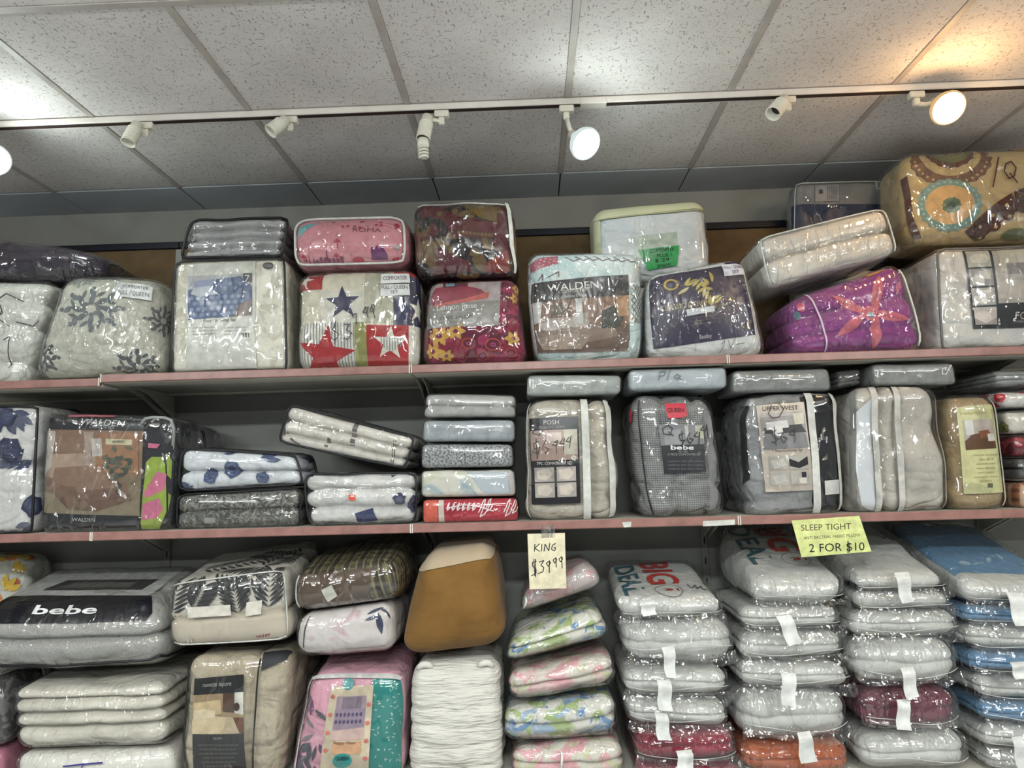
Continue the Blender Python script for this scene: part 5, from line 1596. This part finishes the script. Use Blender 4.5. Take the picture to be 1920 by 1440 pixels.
b13.decal('zip_tape', [(p, flat((206, 202, 198), .45)) for p in ribbon([(572, 1270), (574, 1320), (566, 1370), (556, 1440)], 4)], .012)
q = [(624, 1286), (702, 1284), (692, 1450), (602, 1450)]
c = b13.card(q, flat((206, 190, 164), .35), off=.009)
p2 = sub(q, .18, .1, .86, .58)
it = [(p2, flat((160, 136, 146), .35)), (inq(p2, [(.2, .02), (.85, .02), (.85, .3), (.2, .3)]), flat((124, 108, 124), .35)), (inq(p2, [(0, .3), (1, .28), (1, .7), (0, .75)]), flat((142, 126, 140), .35))]
for i in range(14):
    it.append((inq(p2, disc(.08 + (i % 7) * .13, .42 + (i // 7) * .16, .05, .05, 7)), flat((84, 76, 104), .35)))
it += [(inq(p2, [(0, .78), (1, .72), (1, 1), (0, 1)]), flat((196, 168, 160), .35)), (sub(q, .22, .60, .82, .74), flat((206, 160, 124), .35)), (inq(q, disc(.45, .82, .2, .09, 18)), flat((58, 142, 138), .35)), (disc(655, 1281, 11, 10, 16), flat((70, 150, 150), .35))]
for i in range(8):
    it.append((inq(q, disc(.08 + .84 * (i % 2), .1 + .1 * i, .05, .025, 7)), flat((196, 110, 100), .35)))
b13.decal('printed_picture', it, .010, parent=c)
b13.text('Happy Hour', 652, 1385, 6, (90, 66, 56), 40, 0, off=.0135, parent=c)
b13.text('QUEEN', 646, 1415, 7, (20, 66, 70), 24, 0, wt='b', off=.0135, parent=c)

def mat_muslin():
    g = G('crinkled_muslin')
    v = g.uv((3, 22, 1))
    h = g.math('ADD', g.noise(v, 4, 3, .5, .4), g.math('MULTIPLY', g.noise(g.uv(), 7, 2), .6))
    g.pbr(g.mix(g.noise(g.uv(), 8, 3), lin((212, 208, 200)), lin((194, 190, 182))), .9, .2, g.bump(h, .7, .02))
    return g.m
MUS = mat_muslin()
b12 = Pkg('blanket', 'plain white crinkled muslin bedding standing folded without a printed label', 'blanket', [(769, 1250), (938, 1242), (946, 1455), (757, 1455)],
          MUS, Y=YB, D=.40, r=.05, rest=ZB, wr=.008, wf=14, lay=(.12, .3, .47, .62, .8), ld=.006, lw=.03, wav=.6, bul=(.03, .1, .03))
for sx in (-1, 1):
    p0 = b12.edge([(sx * (.52 + .4 * t), -.99 + .1 * abs(t - .5), 1) for t in np.linspace(0, 1, 9)], .002)
    p0[:, 2] += .016 * np.sin(np.linspace(0, math.pi, 9))
    tube('rolled_edge', p0, [.006, .010, .012, .012, .012, .012, .012, .010, .006], MUS, b12.root, seg=10)

b5 = Pkg('quilt_bag', 'white floral quilt with navy leaves in a clear bag under the brown bag', 'quilt', [(554, 1152), (738, 1128), (742, 1222), (550, 1232)],
         floral('white_rose_ground', (206, 198, 194), [(190, 164, 166)], 8, .58, .4, .12), Y=YB, D=.38, r=.05, bag=V_, boff=.007, bcr=.004, bul=(.03, .12, .03), wr=.006)
it = [(leaf(704, 1140, 40, 9, -35), flat((62, 66, 88), .8)), (leaf(712, 1168, 44, 13, 80), flat((52, 58, 84), .8)), (leaf(722, 1140, 30, 10, 30), flat((66, 72, 94), .8)), (leaf(697, 1158, 26, 7, -20), flat((90, 96, 112), .8)), (leaf(732, 1150, 26, 8, 60), flat((60, 64, 90), .8))]
it += [(p, flat((60, 40, 44), .8)) for p in ribbon([(580, 1150), (574, 1185), (570, 1215)], 2)]
b5.decal('leaf_print', it, .0016, True)

b4 = Pkg('comforter_bag', 'dark brown and olive plaid comforter in a glossy bag with white tag', 'comforter', [(548, 1072), (742, 1042), (762, 1118), (550, 1148)],
         plaid('olive_plaid', (62, 50, 38), [('X', 5, .62, (104, 100, 66)), ('Y', 6, .66, (42, 32, 28)), ('X', 11, .85, (130, 122, 88))], amount=.6), Y=YB, D=.42, r=.05, bag=clear('clear_heavy', 2.2), boff=.009, bcr=.008, btop=.06, bul=(.04, .14, .05), wr=.010)
b4.decal('dark_panel', [([(546, 1074), (700, 1062), (690, 1128), (546, 1150)], floral('dark_brown_panel', (60, 42, 36), [(84, 66, 52)], 9, .5))], .003, True)
b4.decal('paper_tag', [([(609, 1102), (628, 1092), (638, 1112), (619, 1124)], flat((206, 204, 192), .4))], .014)
b4.cord([(-1, -1, z) for z in np.linspace(-1, 1, 10)], (186, 184, 178), .003, off=.011)

b6 = Pkg('comforter', 'mustard yellow comforter bundle with a cream top showing', 'comforter', [(786, 1040), (926, 1020), (952, 1212), (744, 1238)],
         fabric('mustard_cloth', (122, 88, 42), (108, 77, 35), 6, amount=.22), Y=YB, D=.40, r=.075, bul=(.06, .14, .03), wr=.007, wf=7, btop=.02)
hh = b6.hh
b6.decal('cream_top', [([(-.40, hh - .07), (.40, hh - .03), (.40, hh + .45), (-.40, hh + .45)], fabric('cream_top_cloth', (172, 154, 130), (160, 142, 118), 6))], .004, True, px=False)

GB = 'patterned quilts in the stack under the king price card'
def soft(label, quad, base, cols, scale=8, **k):
    return Pkg('quilt_bag', label, 'quilt', quad, floral(k.pop('mname'), base, cols, scale, .52, .5, .05), Y=k.pop('Y', YB), D=.40, r=k.pop('r', .045), bul=(.03, .1, .04), wr=.010, wf=8,
               lay=k.pop('lay', (.5,)), ld=.022, lw=.05, wav=1.5, bag=P_, boff=.006, bcr=.006, group=GB, **k)
GRN, BLU, PNK = (160, 176, 120), (104, 136, 172), (212, 160, 164)
a = soft('pink and white quilt at the bottom of the stack under the king price card', [(956, 1402), (1166, 1388), (1174, 1455), (958, 1455)], (206, 200, 186), [PNK, (196, 196, 160), (226, 170, 176)], mname='pink_mix_low', rest=ZB)
a.cord([(-.1, -1, .7), (-.08, -1.05, .55), (-.1, -1.05, .2), (-.12, -1, -.4)], WHITE, .0045, 'cord_pull', .012)
soft('blue and green floral quilt third up in the stack under the king price card', [(946, 1330), (1154, 1302), (1166, 1378), (944, 1392)], (206, 204, 194), [GRN, BLU, (150, 170, 190)], mname='blue_green_low')
soft('pink and white quilt second down in the stack under the king price card', [(951, 1262), (1150, 1224), (1158, 1282), (956, 1314)], (208, 200, 188), [PNK, (190, 190, 156), (216, 182, 180)], mname='pink_mix_mid')
a = soft('blue and green floral quilt lying slanted on the pink and white quilt', [(958, 1196), (1126, 1140), (1150, 1192), (944, 1242)], (210, 208, 196), [GRN, BLU, (196, 206, 170)], mname='blue_green_top', btop=.02)
a = soft('pale pink sheer quilt lying on top of its slanted stack behind the king price card', [(988, 1098), (1108, 1052), (1134, 1096), (970, 1150)], (196, 180, 178), [(206, 160, 164), (190, 186, 180)], mname='pale_pink', r=.05, lay=(), Y=YB + .05)
a.cord([(-.95, -1, .1), (-.97, -1.1, -.3), (-1, -1.1, -.8), (-1.04, -1, -1.2)], WHITE, .0045, 'cord_pull', .012)

# ---------------------------------------------------------------- pillows in loose clear bags
PB = clear('pillow_polythene', 2.6, .02, .0055, 22, .06)
def pillow(label, quad, mat, tags=(), top=None, group='bagged pillows in piles', **k):
    rj = random.Random(len(label) * 7 + int(quad[0][0] + quad[0][1]))
    j = lambda p, a=5: (p[0] + rj.uniform(-a, a), p[1] + rj.uniform(-1.0, 1.0))
    quad = [j(p) for p in quad]
    s = Pkg('pillow', label, 'pillow', quad, mat, Y=k.pop('Y', YB), D=k.pop('D', .42), r=k.pop('r', .05), bul=(.03, .10, .06), cap=k.pop('cap', .003), wr=.009, wf=7, lay=k.pop('lay', (.5,)), ld=.012, lw=.06, wav=1.0,
            bag=PB, boff=k.pop('boff', .012), bcr=k.pop('bcr', .011), bfreq=11, group=group, body='pillow_cover', pinch=.12, **k)
    r = random.Random(s.seed)
    z0 = r.uniform(-.5, -.1)
    hem = s.edge([(x, -1, z0 + .12 * math.sin(3 * x + s.seed)) for x in np.linspace(-.97, .97, 22)], .020)
    tube('bag_hem', hem, .0013, flat((206, 208, 204), .3), s.root, seg=5)
    nu, nv_ = 26, 5
    V, F = [], []
    for j in range(nv_):
        t = j / (nv_ - 1)
        row = s.edge([(x, -1, -.35) for x in np.linspace(-.96, .96, nu)], .031)
        xs = np.linspace(0, 9, nu)
        n1 = vnoise(np.stack([xs, xs * 0 + t * 1.3, xs * 0], 1), s.seed + 40)
        n2 = vnoise(np.stack([xs * 2, xs * 0 + t * 2.3, xs * 0 + 4], 1), s.seed + 41)
        row[:, 2] -= t * (.032 + .026 * n1)
        row[:, 1] -= .004 + t * (.010 + .010 * n2)
        row[:, 0] += t * .008 * n2 + t * np.linspace(-.012, .012, nu)
        V += list(row)
    for j in range(nv_ - 1):
        for i in range(nu - 1):
            F.append((j * nu + i, (j + 1) * nu + i, (j + 1) * nu + i + 1, j * nu + i + 1))
    if s.rest is None:
        meshobj('bag_flap', V, F, PB, s.root)
    for tq in tags:
        V, F = [], []
        for i in range(9):
            for u in (0, 1):
                px = inq(tq, [(u, i / 8)])[0]
                V.append(at(px[0] + 2 * math.sin(i * .8), px[1], s.cor[2][1] - (.062 + .009 * min(i, 2)) - .006 * math.sin(i * .9 + u) + .01 * (i / 8 - .5) ** 2) - s.org)
        F = [(2 * i, 2 * i + 2, 2 * i + 3, 2 * i + 1) for i in range(8)]
        meshobj('paper_tag', V, F, flat((216, 216, 212), .5), s.root)
    return s
PW = fabric('pillow_white', (204, 204, 198), (192, 192, 186), 10, amount=.4)
CRI, MRN, ORG, SKY = fabric('crimson_cover', (140, 24, 52), (120, 18, 44), 8), fabric('maroon_cover', (104, 40, 58), (90, 32, 50), 8), fabric('orange_cover', (178, 88, 44), (160, 76, 36), 8), fabric('sky_cover', (104, 146, 180), (92, 132, 168), 8)

def deal(s, cx, cz, k, full=True):
    """big printed offer on the top of a pillow bag, read from the wall towards the shelf edge"""
    teal, red = (26, 92, 108), (206, 48, 40)
    text_m(s, 'DEAL', cx, cz, .082 * k, .36 * k, -90, teal, .004)
    text_m(s, 'BIG', cx + .135 * k, cz + .07 * k, .12 * k, .30 * k, -90, red, .004)
    if full:
        it = [(p, flat((150, 120, 120))) for p in ring(cx + .135 * k, cz - .145 * k, .052 * k, .055 * k, 24)]
        s.decal('round_mark', it, .0035, True, px=False)
        text_m(s, '2 1', cx + .145 * k, cz - .145 * k, .024 * k, .06 * k, 0, (150, 60, 60), .004)
        s.decal('red_dot', [(disc(cx + .143 * k, cz - .145 * k, .011 * k, n=10), flat(red))], .0045, True, px=False)
        it = [(p, flat((70, 70, 76))) for p in ribbon([(cx + .25 * k + dx * k, cz - .11 * k + dz * k) for dx, dz in ((-.03, .03), (-.02, -.01), (0, .02), (.0, -.02), (.02, .01), (.02, -.03), (.04, -.01), (.05, -.04))], .004)]
        s.decal('signature', it, .0035, True, px=False)

pillow('crimson pillow at the foot of its pile beside the floral quilts', [(1192, 1430), (1384, 1432), (1388, 1455), (1192, 1455)], CRI, [[(1267, 1408), (1296, 1405), (1304, 1450), (1274, 1450)]], rest=ZB, r=.03, lay=())
pillow('crimson pillow with paper tag under the white pillows beside the floral quilts', [(1182, 1368), (1382, 1366), (1388, 1426), (1190, 1428)], CRI, [[(1226, 1333), (1250, 1338), (1260, 1388), (1234, 1388)]])
pillow('flat white pillow lying directly on the crimson pillows', [(1164, 1308), (1366, 1312), (1374, 1362), (1176, 1362)], PW, [[(1231, 1274), (1257, 1276), (1262, 1334), (1236, 1332)]])
pillow('white pillow with sagging bag edge third down beside the floral quilts', [(1164, 1250), (1374, 1252), (1372, 1304), (1164, 1302)], PW, [[(1240, 1214), (1263, 1210), (1270, 1272), (1250, 1270)]])
pillow('plump white pillow under the offer-printed pillow beside the floral quilts', [(1166, 1162), (1374, 1158), (1382, 1244), (1176, 1246)], PW, r=.07, bcr=.014)
a = pillow('white pillow printed with a big offer on top of the pile beside the floral quilts', [(1152, 1116), (1350, 1110), (1364, 1154), (1160, 1158)], PW, [[(1199, 1126), (1226, 1124), (1232, 1152), (1206, 1156)]], btop=.07, r=.045, lay=())
deal(a, -a.hw * .6, a.hh + .19, .95)

pillow('orange pillow at the foot of the pile under the offer card', [(1390, 1394), (1596, 1390), (1604, 1455), (1392, 1455)], ORG, [[(1494, 1374), (1518, 1370), (1534, 1428), (1502, 1432)]], rest=ZB)
pillow('double white pillow lying on the orange pillow', [(1382, 1294), (1592, 1292), (1602, 1384), (1384, 1390)], PW, r=.07)
pillow('white pillow with long tag above the double white pillow', [(1384, 1240), (1592, 1240), (1600, 1288), (1382, 1290)], PW, [[(1464, 1262), (1491, 1262), (1494, 1326), (1467, 1322)]])
pillow('white pillow in the middle of the pile under the offer card', [(1390, 1182), (1584, 1180), (1592, 1234), (1386, 1236)], PW)
pillow('flat white pillow with creased tag beneath the pillow behind the offer card', [(1388, 1136), (1576, 1134), (1582, 1176), (1390, 1178)], PW, [[(1454, 1155), (1482, 1153), (1505, 1204), (1480, 1212)]])
a = pillow('thick white pillow printed with a big offer behind the yellow offer card', [(1408, 1082), (1588, 1076), (1586, 1130), (1408, 1134)], PW, btop=.16, D=.48, r=.05, lay=())
deal(a, -a.hw * .55, a.hh + .27, .95, True)

pillow('white pillow at the foot of the pile below the maroon pillow', [(1608, 1372), (1822, 1370), (1830, 1455), (1610, 1455)], PW, rest=ZB, r=.07)
pillow('maroon pillow with two paper tags between white pillows', [(1612, 1290), (1800, 1286), (1808, 1364), (1614, 1366)], MRN, [[(1688, 1252), (1712, 1250), (1724, 1306), (1700, 1312)], [(1681, 1312), (1704, 1310), (1710, 1370), (1682, 1368)]])
pillow('large white pillow lying on the maroon pillow', [(1596, 1196), (1802, 1192), (1808, 1284), (1598, 1286)], PW, r=.07, bcr=.014)
pillow('creased white pillow above the large white pillow on the maroon one', [(1594, 1144), (1796, 1142), (1802, 1188), (1594, 1192)], PW)
pillow('flat white pillow with folded tag near the top of the maroon pillow pile', [(1602, 1108), (1778, 1106), (1786, 1138), (1602, 1140)], PW, r=.035, lay=())
a = pillow('white pillow with small red printed mark on top of the maroon pillow pile', [(1600, 1074), (1768, 1068), (1778, 1102), (1604, 1105)], PW, [[(1676, 1074), (1703, 1072), (1714, 1128), (1692, 1132)]], btop=.15, D=.46, r=.04, lay=())
a.decal('red_mark', [(disc(-.02, a.hh + .26, .014, n=10), flat((206, 60, 56)))], .0035, True, px=False)
it = [(p, flat((60, 60, 66))) for p in ribbon([(.12 + dx, a.hh + .27 + dz) for dx, dz in ((-.03, .05), (-.02, .0), (0, .03), (.0, -.02), (.02, .01), (.02, -.04), (.04, -.02), (.05, -.06))], .005)]
a.decal('signature', it, .0035, True, px=False)

GS = 'blue and white pillows at the end of the run'
def stripe_pillow(label, y0, y1, mat, **k):
    dx = (y0 - 1078) * .14
    return pillow(label, [(1800 + dx, y0), (2010, y0 + 6), (2014, y1 + 6), (1802 + dx, y1)], mat, group=GS, **k)
stripe_pillow('white pillow at the foot of the pile with blue covers', 1406, 1452, PW, rest=ZB)
stripe_pillow('white pillow second up in the pile with blue covers', 1356, 1402, PW, tags=[[(1896, 1382), (1915, 1380), (1935, 1440), (1908, 1440)]])
stripe_pillow('blue pillow third up in the pile with blue covers', 1312, 1354, SKY)
stripe_pillow('white pillow between two blue ones, tagged with an orange dot', 1264, 1310, PW, tags=[[(1893, 1242), (1920, 1240), (1930, 1272), (1904, 1274)]])
stripe_pillow('blue pillow in the middle of the pile at the end of the run', 1218, 1262, SKY)
stripe_pillow('grey-white pillow above the middle blue pillow', 1170, 1216, PW)
stripe_pillow('slim blue pillow just under the topmost blue-topped pillow', 1132, 1168, SKY, r=.035, tags=[[(1886, 1110), (1918, 1112), (1926, 1174), (1904, 1174)]])
a = stripe_pillow('thick pillow with sky-blue printed top at the end of the run', 1084, 1128, PW, btop=.17, D=.48, lay=())
a.decal('blue_top', [([(-a.hw - .02, a.hh + .05), (a.hw + .02, a.hh + .05), (a.hw + .02, a.hh + .46), (-a.hw - .02, a.hh + .46)], SKY)], .003, True, px=False)
it = [(leaf(-.05 + .06 * i, a.hh + .12 + .03 * (i % 3), .06, .016, 20 + 30 * i), flat((176, 206, 222), .8)) for i in range(6)] + [(disc(-.1, a.hh + .12, .02, .016, 10), flat((190, 214, 226), .8))]
a.decal('cloud_print', it, .0045, True, px=False)

# ---------------------------------------------------------------- cards and stickers on the shelf edge
class Flat:
    """a thin upright card at depth Y, laid out from its corners"""
    def __init__(s, name, label, cat, quad, col, Y, thick=.0008, bow=.004):
        s.Y = Y
        s.o = sum(at(*p, Y) for p in quad) / 4
        s.root = thing(name, label, cat, s.o)
        s.quad, s.bow = quad, bow
        n = 8
        V, F = [], []
        for lay_ in (0, 1):
            for j in range(n + 1):
                for i in range(n + 1):
                    p = inq(quad, [(i / n, j / n)])[0]
                    V.append(s.p(p, thick * lay_))
        W_ = (n + 1)
        for j in range(n):
            for i in range(n):
                a_ = j * W_ + i
                F.append((a_, a_ + W_, a_ + W_ + 1, a_ + 1))
                b_ = a_ + W_ * W_
                F.append((b_, b_ + 1, b_ + W_ + 1, b_ + W_))
        rim = [i for i in range(n)] + [n + W_ * j for j in range(n)] + [n * W_ + n - i for i in range(n)] + [(n - j) * W_ for j in range(n)]
        for k in range(len(rim)):
            a_, b_ = rim[k], rim[(k + 1) % len(rim)]
            F.append((a_, b_, b_ + W_ * W_, a_ + W_ * W_))
        s.card = meshobj('card', V, F, flat(col, .5), s.root, False)
    def p(s, px, off=0.0):
        tl, tr, br, bl = [np.array(q, float) for q in s.quad]
        v = (np.array(px) - (tl + tr) / 2) @ ((bl + br - tl - tr) / 2) / np.sum(((bl + br - tl - tr) / 2) ** 2)
        return at(px[0], px[1], s.Y - s.bow * math.sin(math.pi * min(max(v, 0), 1)) + off) - s.o
    def text(s, body, cx, cy, cap, col, width, rot=0, wt='r', shear=0):
        V, F = layout(body, wt)
        sx = width / np.ptp(V[:, 0]); a_ = math.radians(rot)
        X, Yp = V[:, 0] * sx + V[:, 1] * cap * shear, -V[:, 1] * cap
        P = [(cx + x * math.cos(a_) + y * math.sin(a_), cy - x * math.sin(a_) + y * math.cos(a_)) for x, y in zip(X, Yp)]
        return meshobj('printed_text', [s.p(q, -.0006) for q in P], F, flat(col), s.card, False)
    def stroke(s, lines, wpx, col, name='handwriting'):
        V, F = [], []
        for ln in lines:
            for q in ribbon(ln, wpx):
                F.append(tuple(range(len(V), len(V) + 4)))
                V += [s.p(z, -.0006) for z in q]
        return meshobj(name, V, F, flat(col), s.card, False)

k = Flat('price_card', 'cream card handwritten KING $39.99 hanging from the middle shelf edge', 'price card', [(989, 1001), (1059, 999), (1062, 1103), (993, 1105)], (226, 216, 184), 2.575)
INK = (24, 24, 28)
k.stroke([[(1003, 1020), (1002, 1034)], [(1012, 1019), (1003, 1028), (1012, 1034)], [(1016, 1020), (1015, 1034)], [(1020, 1034), (1022, 1020), (1029, 1033), (1031, 1018)], [(1042, 1019), (1036, 1022), (1034, 1030), (1040, 1033), (1042, 1027), (1038, 1027)]], 1.7, INK)
k.stroke([[(1006, 1052), (998, 1055), (999, 1062), (1005, 1067), (1005, 1075), (996, 1080)], [(1001, 1048), (1003, 1080)], [(1004, 1048), (1004, 1082)], [(1010, 1054), (1020, 1051), (1014, 1060), (1020, 1064), (1018, 1072), (1008, 1076)], [(1030, 1052), (1024, 1056), (1028, 1062), (1032, 1056), (1030, 1051), (1030, 1074)],
          [(1042, 1046), (1037, 1050), (1040, 1056), (1044, 1050), (1042, 1045), (1043, 1064)], [(1053, 1044), (1048, 1048), (1051, 1054), (1055, 1048), (1053, 1043), (1054, 1066)]], 1.7, INK)
v = [at(x, y, 2.5735) - k.o for x, y in ((1014, 984), (1040, 983), (1041, 1008), (1015, 1009))]
meshobj('adhesive_tape', v, [(0, 3, 2, 1)], clear('tape', 1.2, .15, .1, 30, .2), k.root, False)

k = Flat('price_card', 'pale yellow printed card offering two pillows for $10', 'price card', [(1484, 976), (1611, 967), (1634, 1034), (1503, 1045)], (214, 220, 146), 2.572)
k.text('SLEEP TIGHT', 1549, 988, 11, (78, 58, 40), 94, 2)
k.text('ANTI BACTRIAL FABRIC PILLOW', 1560, 1006, 5.5, (110, 100, 66), 106, 3)
k.text('2 FOR $10', 1569, 1026, 15, INK, 104, 2)
k.stroke([[(1590, 1014), (1590, 1037)]], 2, INK)
v = [at(x, y, 2.5705) - k.o for x, y in ((1598, 964), (1614, 964), (1618, 984), (1604, 984))]
meshobj('adhesive_tape', v, [(0, 3, 2, 1)], clear('tape', 1.2, .15, .1, 30, .2), k.root, False)
for lab, qd in (('long white sticker on the middle shelf edge by the bay joint', [(1318, 977), (1378, 974), (1378, 984), (1318, 987)]), ('small torn white sticker on the middle shelf edge above the pillows', [(1166, 979), (1184, 978), (1183, 988), (1170, 989)])):
    s_ = Flat('price_sticker', lab, 'sticker', qd, (206, 206, 198), 2.5925, .0006, 0)
